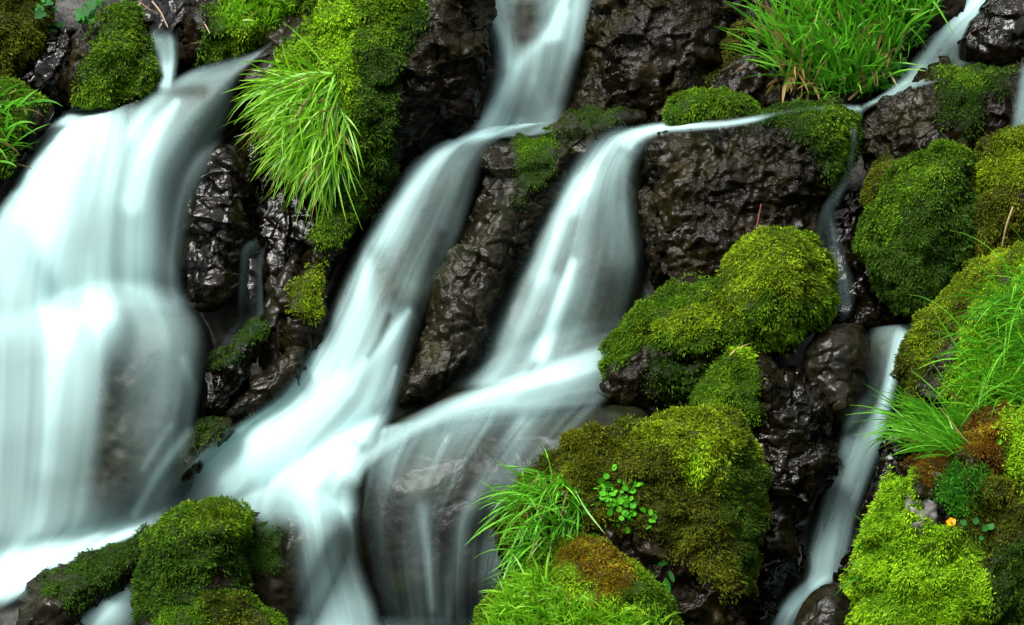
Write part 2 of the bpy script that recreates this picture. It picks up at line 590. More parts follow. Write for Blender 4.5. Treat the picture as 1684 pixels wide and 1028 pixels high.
def sample_surface(V, Nn, F, wgt, n_per):
    """random points over the faces that look towards the open side; n_per = shoots per 100 square units"""
    fc = V[F].mean(1)
    gap = np.clip(0.85 + 1.3 * fbm(fc, 34, 3, 991), 0.32, 1.3)
    fn = Nn[F].mean(1)
    ar = np.linalg.norm(np.cross(V[F[:, 2]] - V[F[:, 0]], V[F[:, 3]] - V[F[:, 1]]), axis=1) * 0.5
    wf = wgt[F].mean(1) * (fn[:, 2] > -0.35) * gap
    ex = ar * wf * n_per / 100.0
    cnt = rng.poisson(ex)
    fi = np.repeat(np.arange(len(F)), cnt)
    n = len(fi)
    u, v = rng.random(n)[:, None], rng.random(n)[:, None]
    q = V[F[fi]]
    p = (q[:, 0] * (1 - u) + q[:, 1] * u) * (1 - v) + (q[:, 3] * (1 - u) + q[:, 2] * u) * v
    return p, unit(fn[fi])

def kites(P, D, Wd, L, nrm_hint):
    """one folded lozenge leaf per point"""
    n = len(P)
    side = unit(np.cross(D, nrm_hint))
    v0 = P
    m = P + D * (L * 0.45)[:, None]
    v1 = m - side * Wd[:, None]
    v3 = m + side * Wd[:, None]
    v2 = P + D * L[:, None]
    V = np.stack([v0, v1, v2, v3], 1).reshape(-1, 3)
    F = np.arange(4 * n).reshape(-1, 4)
    return V, F

MOSS_N = [0]
MOSS_NAMES = {'yellow': ("yellow_moss", "yellow green moss"), 'lime': ("lime_moss", "bright lime green moss"), 'mid': ("green_moss", "fresh green moss"), 'dark': ("dark_moss", "dark green moss"),
              'olive': ("olive_moss", "dull olive moss"), 'ochre': ("ochre_moss", "golden ochre moss"), 'rust': ("rusty_moss", "rusty brown moss"), 'green': ("feather_moss", "deep grass green moss")}
def grow_moss(obj, V, Nn, F, wgt, pal, dens, ln, seed):
    p, n = sample_surface(V, Nn, F, wgt, 27 * dens)
    k = len(p)
    if k < 20:
        return
    MOSS_N[0] += k
    clump = fbm(p, 14, 2, seed + 200)
    sway = np.stack([noise3(p, 30, seed + 301), noise3(p, 30, seed + 302), noise3(p, 30, seed + 303)], 1)
    rnd = rng.normal(0, 1, (k, 3))
    g = np.tile(GRAV, (k, 1))
    D = unit(n * 0.85 + g * 0.62 + sway * 0.4 + rnd * 0.33)
    L = ln * 0.76 * (0.6 + 0.5 * rng.random(k) + 0.3 * clump)
    Wd = L * 0.145 * (0.8 + 0.4 * rng.random(k))
    P = p + n * (0.3 + np.clip(clump, 0, 1) * 2.5)[:, None]
    hint = unit(n + rng.normal(0, 0.6, (k, 3)))
    Vv, Ff = kites(P, D, Wd, L, hint)
    lo, hi = np.array(PAL[pal][0]), np.array(PAL[pal][1])
    f = np.clip(0.42 + 0.25 * rng.normal(0, 1, k) + 0.38 * fbm(p, 46, 3, seed + 400), 0, 1)[:, None]
    c = lo + (hi - lo) * f
    br = (rng.random(k) < 0.04)[:, None]
    c = np.where(br, c * 0.5 + np.array([0.10, 0.05, 0.01]) * 0.5, c)
    tipf = np.array([0.75, 1.0, 1.2, 1.0])          # each shoot darker at its base, paler at its tip
    tint = (c[:, None, :] * tipf[None, :, None]).reshape(-1, 3)
    nm, lb = MOSS_NAMES[pal]
    m = link(nm, Vv, Ff, M_MOSS, {"tint": tint}, smooth=False, parent=obj)
    m["label"] = lb

exec_rocks = True
#@@ROCKS
# -- upper left corner
rock('A1', "mossy_boulder", "olive mossed boulder beside the ivy, darkest moss near the bare black wet rock", [(-140, -80), (40, -70), (62, 0), (72, 40), (45, 85), (22, 128), (-40, 150), (-140, 150)], 10, 60, moss=[(None, 'olive', 1, 10)])
rock('A2', "mossy_boulder", "mossy boulder with long grass beside the crest of the broadest white fall", [(-160, 140), (-20, 128), (25, 140), (72, 170), (88, 190), (72, 222), (55, 240), (25, 285), (-10, 330), (-160, 360)], 30, 60,
     moss=[([(-160, 120), (20, 130), (75, 170), (55, 195), (30, 225), (0, 290), (-160, 300)], 'mid', 1, 10)])
rock('A3', "wet_rock", "bare black wet rock beside the small yellow flower", [(52, 62), (78, 48), (120, 46), (130, 62), (118, 120), (112, 155), (90, 172), (50, 165), (18, 140), (30, 100)], -10, 40, mat=M_WET, amp=0.8, cat="rock")
rock('A4', "mossy_boulder", "half bare, half mossed boulder between the small grey cascade and the bare black wet rock", [(118, 55), (150, 32), (185, 17), (212, 28), (222, 60), (240, 95), (250, 140), (238, 160), (190, 172), (140, 174), (102, 165), (108, 110)], 10, 55,
     moss=[([(160, 40), (190, 15), (215, 30), (225, 60), (245, 95), (255, 150), (235, 165), (190, 165), (130, 165), (140, 110), (160, 75)], 'mid', 1, 10)])
rock('A5', "dark_rock", "dark ledge rock under the small grey cascade", [(205, 5), (260, -10), (320, 10), (318, 70), (300, 130), (255, 160), (232, 130), (222, 80)], -45, 40, mat=M_WET, amp=0.7, under=True, cat="rock")
rock('A6', "mossy_bank", "mossy bank with short grass above the stream that feeds the broadest fall", [(295, 70), (300, 30), (345, 5), (370, -60), (580, -100), (560, 0), (500, 35), (455, 62), (430, 80), (370, 97), (320, 108), (302, 100)], 0, 55, cat="bank",
     moss=[([(330, 60), (380, -20), (440, -60), (560, -80), (520, 20), (450, 60), (400, 90), (325, 105)], 'mid', 1, 10), ([(360, 50), (370, -20), (480, -60), (470, 30), (440, 55), (400, 65)], 'lime', 1, 9)])
rock('A7', "wet_rock", "smooth brown wet rock wedged between the short grass bank and the largest boulder", [(575, -10), (540, 8), (500, 18), (475, 32), (455, 60), (435, 88), (400, 122), (390, 150), (420, 170), (480, 130), (560, 60)], 20, 40, mat=M_GREY, amp=0.5, cat="rock")
# -- the large grassy boulder and the dark rib under it
rock('B', "grassy_boulder", "largest boulder, bright moss on top and bare black on its side toward the fall", [(470, 78), (520, 35), (560, 0), (575, -110), (785, -110), (800, 10), (800, 100), (782, 180), (757, 207), (715, 224), (680, 247), (645, 288), (612, 342), (580, 362), (540, 345), (505, 300), (480, 240), (462, 190), (450, 130)], 35, 120, tilt=0.5, R=110, amp=1.1,
     moss=[([(470, 70), (540, 10), (570, -100), (660, -110), (700, 20), (690, 60), (660, 120), (640, 240), (640, 290), (580, 370), (500, 320), (450, 150)], 'dark', 1.0, 11),
           ([(460, 90), (520, 30), (560, -10), (640, -60), (690, 0), (640, 60), (590, 90), (600, 250), (590, 320), (540, 330), (470, 220)], 'mid', 1.0, 11),
           ([(465, 85), (525, 30), (575, -10), (590, 10), (582, 80), (585, 200), (560, 230), (480, 150)], 'lime', 1.2, 10)])
rock('C8', "mossy_rib", "narrow rib of bright moss hanging below the grassy boulder", [(595, 335), (585, 380), (556, 430), (542, 480), (528, 540), (505, 585), (478, 575), (468, 510), (484, 440), (505, 385), (540, 340)], 0, 45, amp=0.9, cat="rock",
     moss=[([(590, 335), (585, 370), (550, 410), (520, 415), (508, 390), (535, 345)], 'mid', 0.9, 9), ([(536, 425), (538, 450), (520, 500), (503, 520), (488, 505), (490, 470), (508, 435)], 'yellow', 0.9, 9)])
rock('C1', "wet_rock", "tall glossy black rock at the side of the broadest white fall", [(335, 275), (378, 245), (408, 270), (412, 330), (396, 420), (384, 500), (352, 520), (322, 508), (303, 470), (306, 400), (316, 335)], 20, 50, under=True, mat=M_WET, amp=0.8, cat="rock")
rock('C2', "wet_rock", "shadowed wet rock below the hanging grass", [(385, 240), (470, 230), (545, 300), (550, 380), (500, 440), (470, 480), (425, 470), (398, 400)], -30, 40, mat=M_WET, cat="rock")
rock('C3', "wet_rock", "small rounded rock between the two thin trickles", [(395, 410), (420, 398), (440, 412), (438, 480), (420, 520), (392, 510), (385, 460)], -15, 32, mat=M_WET, amp=0.6, cat="rock", under=True)
rock('C5', "wet_rock", "brown wet slab between the thin trickles and the bright moss rib", [(440, 430), (480, 410), (500, 430), (485, 520), (495, 590), (470, 640), (430, 640), (425, 560)], -25, 35, mat=M_GREY, amp=0.6, cat="rock", under=True)
rock('C4', "wet_rock", "glossy black rock with a mossy crest between the two big falls", [(432, 515), (446, 545), (425, 590), (402, 640), (372, 684), (336, 694), (326, 655), (343, 600), (385, 560)], 10, 42, mat=M_WET, amp=0.8, cat="rock",
     moss=[([(430, 515), (440, 535), (400, 575), (365, 600), (345, 620), (350, 590), (385, 555)], 'dark', 0.7, 7)])
rock('C6', "wet_slab", "grey wet slab along the outer edge of the middle fall", [(505, 570), (480, 640), (430, 670), (380, 695), (355, 720), (350, 700), (395, 645), (440, 600), (480, 570)], -5, 32, under=True, mat=M_GREY, amp=0.6, cat="rock")
rock('C7', "mossy_rock", "low dark mossy rock where the broadest fall meets the middle fall", [(385, 688), (345, 697), (312, 718), (297, 748), (294, 790), (318, 770), (345, 735), (380, 708)], 5, 28, amp=0.6, under=True, mat=M_GREY, cat="rock",
     moss=[([(375, 690), (345, 697), (312, 718), (300, 745), (310, 750), (350, 715)], 'dark', 0.8, 7)])
# -- upper middle
rock('D0', "dark_rock", "rough bare rock between the upper fall and the rock with thin mossy ridges", [(985, -110), (1180, -110), (1200, 20), (1190, 120), (1150, 190), (1090, 205), (1010, 200), (950, 200), (955, 150), (972, 80)], -25, 60, mat=M_ROUGH, amp=1.1)
rock('D1', "dark_rock", "rough brown rock with thin mossy ridges beside the tall grass", [(1190, -110), (1330, -110), (1330, 60), (1300, 150), (1290, 192), (1240, 200), (1170, 200), (1140, 190), (1160, 120), (1195, 40)], -10, 55, mat=M_ROUGH, amp=1.1,
     moss=[([(1205, 60), (1240, 20), (1245, 35), (1215, 80), (1180, 130), (1150, 165), (1145, 150), (1180, 100)], 'olive', 0.9, 8)])
rock('D2', "moss_mound", "low oval moss mound beside the thin ribbon of water", [(1092, 200), (1108, 172), (1140, 157), (1180, 153), (1215, 160), (1238, 182), (1228, 200), (1160, 208)], 35, 36, amp=0.6, cat="moss mound", moss=[(None, 'mid', 1.1, 9)])
rock('D3', "rock_rib", "long slanting rock rib parting the two middle falls", [(815, 246), (860, 232), (912, 219), (965, 194), (1040, 182), (1070, 197), (1020, 213), (978, 236), (942, 272), (912, 318), (882, 370), (852, 430), (818, 505), (795, 565), (775, 615), (722, 645), (680, 672), (648, 668), (668, 600), (688, 540), (714, 470), (744, 410), (772, 335), (788, 275), (800, 248)], -38, 52, tilt=0.8, mat=M_GREY, amp=0.8, R=50, lump=1.2, under=True,
     moss=[([(850, 232), (925, 215), (965, 192), (1030, 185), (960, 210), (920, 240), (900, 290), (870, 340), (845, 330), (850, 270)], 'dark', 0.9, 6), ([(850, 235), (905, 222), (915, 235), (890, 260), (850, 280)], 'mid', 0.6, 6)])
# -- upper right
rock('E1', "dark_boulder", "big rough dark boulder with moss on its top under the water ribbon", [(1052, 270), (1072, 235), (1110, 222), (1165, 212), (1230, 193), (1300, 178), (1365, 172), (1394, 195), (1398, 245), (1382, 292), (1352, 332), (1342, 395), (1330, 440), (1250, 490), (1150, 490), (1105, 490), (1072, 465), (1062, 400), (1052, 320)], 10, 85, under=True, tilt=0.35, R=75, amp=1.1, lump=2.6, facet=0.55,
     moss=[([(1225, 215), (1240, 190), (1300, 172), (1370, 170), (1400, 200), (1395, 250), (1375, 300), (1360, 300), (1340, 240), (1290, 215)], 'dark', 1, 9), ([(1310, 190), (1370, 175), (1392, 205), (1385, 250), (1345, 225)], 'mid', 1, 9)])
rock('E2', "dark_boulder", "broad dark boulder with mossy shoulder above the dark green moss boulder", [(1412, 200), (1450, 172), (1500, 143), (1560, 126), (1620, 117), (1684, 108), (1800, 100), (1800, 270), (1700, 300), (1640, 300), (1590, 330), (1500, 340), (1440, 330), (1412, 270)], 0, 80, under=True, tilt=0.4, R=70, amp=1.1, lump=1.3,
     moss=[([(1545, 140), (1600, 118), (1670, 112), (1660, 150), (1620, 170), (1600, 230), (1565, 210), (1548, 175)], 'dark', 1, 9), ([(1550, 135), (1600, 120), (1640, 130), (1600, 150)], 'mid', 1, 9)])
rock('E5', "wet_rock", "smooth wet rock beside the sliding veil of water, above the broad dark boulder", [(1640, 12), (1690, -20), (1800, -60), (1800, 100), (1690, 108), (1625, 114), (1600, 95), (1615, 50)], -10, 55, mat=M_WET, amp=0.7, cat="rock")
rock('E3b', "mossy_rock", "small olive rock tucked behind the dark green moss boulder", [(1435, 300), (1452, 268), (1480, 256), (1510, 262), (1520, 300), (1490, 335), (1440, 335)], 40, 35, amp=0.6, cat="rock", moss=[(None, 'olive', 1, 7)])
rock('E3', "moss_boulder", "dark green moss boulder standing beside the cleft with the narrow trickle", [(1432, 350), (1465, 305), (1508, 258), (1550, 238), (1588, 248), (1604, 290), (1606, 400), (1582, 445), (1545, 500), (1512, 528), (1478, 520), (1448, 470), (1428, 405)], 55, 75, tilt=0.3, amp=0.9,
     moss=[(None, 'dark', 1.1, 10), ([(1450, 330), (1508, 258), (1550, 238), (1585, 250), (1560, 300), (1500, 330), (1470, 400), (1440, 400)], 'mid', 1.1, 10)])
rock('E4', "moss_boulder", "yellow green moss boulder with a dry pale stick leaning on it", [(1598, 300), (1615, 248), (1655, 224), (1720, 215), (1820, 230), (1820, 420), (1690, 430), (1635, 425), (1600, 408)], 70, 75, tilt=0.4, amp=0.9,
     moss=[(None, 'olive', 1.0, 10), ([(1598, 290), (1615, 248), (1655, 224), (1800, 215), (1780, 300), (1640, 310), (1605, 330)], 'yellow', 1.1, 10)])
rock('E6', "wet_rock", "black wet rock face behind the thin trickle", [(1338, 345), (1380, 312), (1445, 305), (1440, 400), (1490, 530), (1420, 545), (1350, 545), (1362, 450), (1338, 410)], -40, 35, mat=M_WET, amp=0.8, cat="rock", under=True)
# -- middle right
rock('F1', "moss_boulder", "domed bright moss boulder in front of the big dark boulder", [(1110, 520), (1175, 480), (1205, 430), (1235, 395), (1285, 378), (1332, 390), (1352, 425), (1364, 480), (1366, 525), (1338, 548), (1290, 572), (1230, 590), (1150, 585), (1110, 560)], 70, 90, tilt=0.3, amp=0.8, ch=3,
     moss=[(None, 'mid', 1.2, 10), ([(1150, 520), (1205, 430), (1235, 390), (1285, 372), (1335, 390), (1360, 440), (1340, 500), (1260, 480), (1200, 520)], 'yellow', 1.2, 10)])
rock('F1b', "moss_boulder", "long low moss boulder with a dark underside beside the middle fall", [(985, 610), (1008, 570), (1050, 525), (1105, 478), (1160, 458), (1210, 470), (1240, 540), (1235, 600), (1200, 640), (1150, 668), (1080, 680), (1020, 668), (988, 645)], 45, 75, tilt=0.5, amp=1.0, lump=1.3,
     moss=[([(985, 605), (1008, 565), (1050, 520), (1105, 472), (1170, 455), (1240, 470), (1240, 580), (1180, 580), (1130, 570), (1060, 580), (1010, 620)], 'mid', 1.1, 10), ([(1060, 600), (1150, 590), (1200, 620), (1150, 668), (1090, 670)], 'dark', 0.7, 9),
           ([(1050, 560), (1100, 520), (1170, 495), (1220, 510), (1180, 545), (1100, 560)], 'yellow', 1.1, 10)])
rock('F2', "moss_mound", "small moss mound with a bright tuft below the domed moss boulder", [(1128, 672), (1155, 615), (1188, 580), (1220, 566), (1262, 582), (1292, 600), (1298, 650), (1262, 700), (1200, 710), (1140, 695)], 75, 55, amp=0.8, cat="moss mound",
     moss=[([(1120, 680), (1150, 610), (1188, 575), (1235, 570), (1250, 620), (1240, 700), (1150, 700)], 'mid', 1.0, 8), ([(1195, 580), (1215, 562), (1232, 570), (1215, 590)], 'lime', 1.3, 12)])
rock('F3', "wet_rock", "rounded grey wet rock beside the bright start of the slim fall", [(1326, 575), (1355, 543), (1392, 534), (1420, 543), (1432, 570), (1424, 640), (1402, 690), (1368, 700), (1338, 650), (1318, 605)], 30, 45, under=True, mat=M_GREY, amp=0.7, facet=0.4, cat="rock")
rock('F4', "wet_rock", "tall glossy black rock between the wide shaggy moss boulder and the slim fall", [(1225, 680), (1252, 635), (1292, 603), (1335, 618), (1368, 655), (1374, 720), (1345, 800), (1318, 860), (1312, 905), (1280, 960), (1245, 1010), (1225, 1040), (1232, 850)], 25, 62, mat=M_WET, amp=1.0, cat="rock")
# -- lower middle
rock('G3', "wet_boulder", "round black boulder behind a thin veil of water at bottom centre", [(586, 830), (600, 775), (640, 746), (700, 714), (765, 695), (860, 692), (930, 678), (1000, 664), (1070, 680), (1050, 730), (960, 760), (930, 860), (890, 960), (850, 1040), (700, 1050), (640, 1020), (612, 985), (596, 930), (586, 880)], 5, 95, tilt=0.35, R=90, mat=M_DOME, amp=0.5, facet=0.15, lump=0.4, under=True, vox=3.5)
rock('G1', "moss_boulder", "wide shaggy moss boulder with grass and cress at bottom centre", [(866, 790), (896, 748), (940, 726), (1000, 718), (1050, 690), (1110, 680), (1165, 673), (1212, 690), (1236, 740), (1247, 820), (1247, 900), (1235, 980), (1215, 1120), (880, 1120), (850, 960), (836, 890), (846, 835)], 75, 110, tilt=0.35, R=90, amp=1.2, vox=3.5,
     moss=[([(850, 850), (866, 780), (900, 740), (1000, 715), (1100, 675), (1210, 685), (1250, 760), (1250, 960), (1180, 990), (1130, 930), (1080, 890), (1000, 870), (900, 900), (850, 930)], 'olive', 1.0, 9),  # moss left off low down; bare dark rock imitates shadow behind the mound
           ([(880, 780), (940, 722), (1000, 715), (1060, 690), (1110, 740), (1090, 790), (1010, 800), (940, 790)], 'olive', 1.2, 11),
           ([(1015, 740), (1050, 685), (1160, 668), (1210, 688), (1225, 760), (1180, 800), (1130, 790), (1090, 730)], 'yellow', 1.2, 11),
           ([(1180, 740), (1225, 720), (1250, 780), (1250, 920), (1220, 960), (1190, 860)], 'dark', 1.1, 10),
           ([(1120, 770), (1150, 740), (1170, 780), (1140, 805)], 'lime', 0.8, 11)])
rock('G2', "moss_mound", "ochre topped grassy mound at the bottom edge", [(780, 1030), (826, 968), (895, 918), (960, 896), (1012, 904), (1062, 940), (1094, 985), (1112, 1060), (1112, 1140), (770, 1140)], 150, 80, tilt=0.4, amp=0.7, cat="moss mound",
     moss=[(None, 'mid', 1.0, 9), ([(905, 930), (955, 892), (1010, 900), (1050, 935), (1040, 975), (980, 985), (930, 960)], 'ochre', 1.3, 9), ([(800, 1030), (880, 930), (940, 940), (980, 990), (1060, 1000), (1060, 1100), (800, 1100)], 'lime', 0.9, 10)])
# -- lower left
rock('H3', "mossy_slab", "low mossy slab lying along the foot of the broadest white fall", [(22, 1060), (42, 985), (80, 946), (140, 921), (190, 896), (238, 866), (262, 880), (250, 930), (205, 962), (160, 992), (120, 1050), (80, 1120), (22, 1120)], 35, 45, tilt=0.7, mat=M_GREY, amp=0.7, cat="rock",
     moss=[([(70, 960), (140, 921), (190, 896), (240, 868), (240, 915), (200, 945), (150, 985), (110, 1000), (80, 985)], 'dark', 1.0, 8)])
rock('H1b', "wet_boulder", "dark rough rock with a faint water veil touching the rounded green moss boulder", [(400, 848), (440, 841), (490, 842), (545, 852), (560, 880), (530, 940), (495, 1010), (470, 1060), (395, 1060)], 45, 50, tilt=0.3, mat=M_GREY, amp=0.5, facet=0.2, under=True,
     moss=[([(408, 868), (440, 862), (468, 866), (470, 900), (455, 940), (415, 940)], 'dark', 0.5, 6)])
rock('H1', "moss_boulder", "rounded green moss boulder in front of the white water, above the low moss mound", [(233, 890), (254, 852), (298, 833), (350, 826), (392, 832), (412, 854), (414, 905), (404, 950), (398, 1000), (390, 1120), (205, 1120), (225, 1000), (230, 940)], 80, 80, tilt=0.3, amp=0.9, ch=3, grow=-7,
     moss=[([(225, 960), (240, 850), (300, 820), (420, 830), (420, 930), (400, 960), (350, 930), (330, 975), (270, 950)], 'dark', 1.1, 11), ([(240, 890), (255, 850), (300, 828), (390, 826), (412, 850), (410, 900), (360, 890), (300, 880), (260, 910)], 'mid', 0.8, 11), ([(225, 930), (290, 930), (330, 970), (400, 940), (400, 1000), (215, 1030)], 'dark', 0.8, 10), ([(300, 835), (350, 826), (395, 835), (380, 870), (320, 870)], 'yellow', .4, 10)])
rock('H2', "moss_mound", "moss mound on the bottom edge below the rounded green moss boulder", [(232, 1050), (288, 997), (340, 982), (392, 985), (432, 1006), (465, 1040), (465, 1120), (225, 1120)], 125, 45, tilt=0.4, amp=0.7, cat="moss mound",
     moss=[(None, 'mid', 1.0, 10), ([(330, 990), (390, 985), (460, 1040), (400, 1060), (340, 1040)], 'olive', 1.0, 9)])
# -- right bank
rock('R1', "mossy_bank", "steep mossy bank covered in long fine grass beside the slim fall", [(1470, 690), (1478, 620), (1498, 552), (1528, 505), (1578, 462), (1630, 424), (1695, 402), (1860, 390), (1860, 760), (1600, 760), (1500, 730)], 95, 90, tilt=0.5, R=80, amp=1.0, vox=3.5, cat="bank",
     moss=[([(1478, 620), (1498, 552), (1528, 505), (1578, 462), (1630, 424), (1695, 402), (1860, 390), (1860, 470), (1650, 470), (1570, 540), (1520, 600), (1500, 700), (1470, 700)], 'olive', 0.9, 9), ([(1500, 560), (1528, 500), (1578, 455), (1630, 418), (1695, 396), (1860, 390), (1860, 450), (1660, 450), (1580, 510), (1530, 590), (1500, 640)], 'yellow', 0.9, 9),
           ([(1600, 500), (1700, 440), (1860, 440), (1860, 760), (1560, 760), (1560, 650)], 'lime', 1.1, 10)])
rock('R4', "wet_rock", "dark wet rock wall under the spiky grass beside the slim fall", [(1470, 690), (1520, 690), (1520, 820), (1440, 900), (1430, 1000), (1385, 1000), (1400, 880), (1440, 780)], 25, 40, mat=M_WET, amp=0.8, cat="rock")
rock('R3', "wet_rock", "grey rounded rock at the foot of the slim fall below the lime bank", [(1292, 1050), (1328, 978), (1368, 958), (1405, 963), (1420, 1000), (1425, 1110), (1285, 1110)], 75, 45, mat=M_GREY, amp=0.5, facet=0.3, cat="rock")
rock('R2', "mossy_bank", "bright lime moss bank with a yellow flower, rusty moss above", [(1405, 1000), (1420, 900), (1438, 832), (1472, 798), (1522, 765), (1560, 722), (1622, 690), (1695, 676), (1860, 660), (1860, 1160), (1400, 1160)], 135, 110, tilt=0.4, R=100, amp=1.2, vox=3.5, cat="bank",
     moss=[([(1500, 790), (1560, 715), (1622, 685), (1700, 670), (1700, 740), (1640, 760), (1580, 760), (1540, 820)], 'rust', 1.1, 9),
           ([(1520, 790), (1570, 715), (1630, 688), (1680, 700), (1620, 730), (1570, 760)], 'ochre', 1.0, 9),
           ([(1650, 690), (1700, 660), (1860, 650), (1860, 860), (1680, 830), (1650, 760)], 'lime', 1.2, 11),
           ([(1545, 780), (1580, 765), (1620, 780), (1615, 840), (1570, 850), (1540, 830)], 'green', 1.1, 10),
           ([(1600, 760), (1690, 780), (1690, 880), (1640, 900), (1610, 960), (1560, 900), (1590, 830)], 'olive', 1.0, 9),
           ([(1405, 1000), (1420, 900), (1435, 825), (1470, 800), (1510, 800), (1518, 860), (1580, 870), (1620, 900), (1630, 1000), (1600, 1160), (1400, 1160)], 'lime', 1.4, 11),
           ([(1640, 900), (1860, 840), (1860, 1160), (1620, 1160), (1630, 1000)], 'dark', 0.5, 8)])
rock('K', "grassy_bank", "dark soil bank carrying the tall grass at the top", [(1235, -110), (1560, -110), (1600, 0), (1560, 30), (1500, 90), (1470, 130), (1420, 175), (1350, 180), (1290, 178), (1265, 110), (1240, 60)], -30, 50, tilt=0.8, mat=M_SOIL, amp=1.0, cat="bank",
     moss=[([(1250, -100), (1560, -110), (1540, 10), (1480, 90), (1400, 130), (1330, 100), (1260, 60)], 'green', 0.8, 10)])
#@@END_ROCKS

# the slope itself: one worn rock sheet under everything
PT = np.stack([GX.ravel(), -GY.ravel(), ZT.ravel()], 1)
PT[:, 2] += fbm(PT, 60, 3, 77) * 5 + noise3(PT, 12, 81) * 1.3
ny, nx = GX.shape
I = np.arange(ny * nx).reshape(ny, nx)
FT = np.stack([I[:-1, :-1].ravel(), I[1:, :-1].ravel(), I[1:, 1:].ravel(), I[:-1, 1:].ravel()], 1)
hs = link("hillside", PT, FT, M_BED, {"moss": np.zeros(len(PT)), "undercoat": np.zeros((len(PT), 3))})
hs["kind"] = "structure"
hs["label"] = "dark water worn rock slope under the boulders and falls"

# ------------------------------------------------------------------ water
def dilate(a, n):
    for _ in range(n):
        p = np.pad(a, 1, mode='edge')
        a = np.maximum.reduce([p[:-2, 1:-1], p[2:, 1:-1], a, p[1:-1, :-2], p[1:-1, 2:]])
    return a
ZS = np.maximum(blur(ZB, 14), dilate(ZB, 3))
ZS = blur(ZS, 16)

def cr(A, n):
    """Catmull-Rom resample of rows A (m,k) to n rows"""
    A = np.asarray(A, float)
    m = len(A)
    u = np.linspace(0, m - 1, n)
    i = np.clip(u.astype(int), 0, m - 2)
    f = (u - i)[:, None]
    p1, p2 = A[i], A[i + 1]
    p0 = A[np.maximum(i - 1, 0)]
    p3 = A[np.minimum(i + 2, m - 1)]
    p0 = np.where((i == 0)[:, None], 2 * p1 - p2, p0)
    p3 = np.where((i == m - 2)[:, None], 2 * p2 - p1, p3)
    return 0.5 * ((2 * p1) + (-p0 + p2) * f + (2 * p0 - 5 * p1 + 4 * p2 - p3) * f ** 2 + (-p0 + 3 * p1 - 3 * p2 + p3) * f ** 3)

def water(name, label, rows, strokes=(), off=10, lift=0, seed=0, streak=0.35, lam=14, stretch=16, gain=1.0, film=1.0, edge=(8, 8, 14, 14), zsrc=None):
    """rows run down the flow: (left x, left y, right x, right y, [foam from left to right])"""
    prof_n = 9
    A, Pf = [], []
    for r in rows:
        A.append(r[:4])
        q = np.array(r[4], float)
        Pf.append(np.interp(np.linspace(0, 1, prof_n), np.linspace(0, 1, len(q)), q))
    A = np.array(A, float)
    mid = (A[:, :2] + A[:, 2:]) / 2
    length = np.linalg.norm(np.diff(mid, axis=0), axis=1).sum()
    width = np.linalg.norm(A[:, :2] - A[:, 2:], axis=1)
    nt_ = max(12, int(length / 5))
    ns = max(10, int(width.max() / 2))
    B = cr(A, nt_)
    PR = np.clip(cr(Pf, nt_), 0, 1.5)
    s = np.linspace(0, 1, ns)
    X = B[:, 0:1] * (1 - s) + B[:, 2:3] * s
    Y = B[:, 1:2] * (1 - s) + B[:, 3:4] * s
    pf = np.empty((nt_, ns))
    for i in range(nt_):
        pf[i] = np.interp(s, np.linspace(0, 1, prof_n), PR[i])
    pf = blur(pf, 6)
    tt = np.linspace(0, length, nt_)[:, None] * np.ones((1, ns))
    wl = np.interp(np.linspace(0, 1, nt_), np.linspace(0, 1, len(width)), width)[:, None]
    ss = s[None] * width.mean() + 0 * tt
    Q = np.stack([ss.ravel() / lam, tt.ravel() / (lam * stretch), np.full(ss.size, seed * 3.1)], 1)
    nz = (noise3(Q * [0.45, 0.8, 1], 1, seed) * 0.7 + noise3(Q, 1, seed + 1) * 0.45 + noise3(Q * [2.6, 1.3, 1], 1, seed + 2) * 0.2 + noise3(Q * [np.clip(lam / 7.0, 1, 6), 1.1, 1], 1, seed + 3) * 0.12).reshape(X.shape)
    foam = pf * (1 + streak * nz) + 0.10 * streak * nz * (pf > 0.02)
    for st in strokes:
        line, wd, amt = st
        d, t = seg_dist(line, X, Y)
        wv = wd[0] + (wd[1] - wd[0]) * t if isinstance(wd, tuple) else wd
        foam = foam + amt * np.exp(-(d / wv) ** 2) * np.clip(1 + 0.25 * nz, 0, 2)
    broad = noise3(np.stack([ss.ravel() / 46, tt.ravel() / 170, np.full(ss.size, seed * 5.7)], 1), 1, seed + 40).reshape(X.shape)
    # thin feathered margins
    ds = np.clip((s[None] * wl - 3 + 3 * broad) / (2.0 * max(edge[0], .1)), 0, 1)
    de = np.clip(((1 - s[None]) * wl - 3 + 3 * broad) / (2.0 * max(edge[1], .1)), 0, 1)
    dt = np.minimum(tt / max(edge[2], .1), 1)
    du = np.minimum((length - tt) / max(edge[3], .1), 1)
    fe = ds * de * dt * du
    fe = fe * fe * (3 - 2 * fe)
    foam = np.clip(foam * gain * (0.96 + 0.26 * broad), 0, 1) ** 1.6 * fe
    Z = bilin(ZS, X0, Y0, ST, X, Y) + off + lift + broad * 5 + 4 * pf
    Z = np.maximum(Z, bilin(ZB, X0, Y0, ST, X, Y) + 11)
    Z = blur(Z, 16)
    V = np.stack([X.ravel(), -Y.ravel(), Z.ravel()], 1)
    I = np.arange(nt_ * ns).reshape(nt_, ns)
    F = np.stack([I[:-1, :-1].ravel(), I[1:, :-1].ravel(), I[1:, 1:].ravel(), I[:-1, 1:].ravel()], 1)
    o = link(name, V, F, M_WATER, {"foam": foam.ravel(), "film": (0.35 * fe * film).ravel()})
    o["kind"] = "structure"
    o["label"] = label
    return o

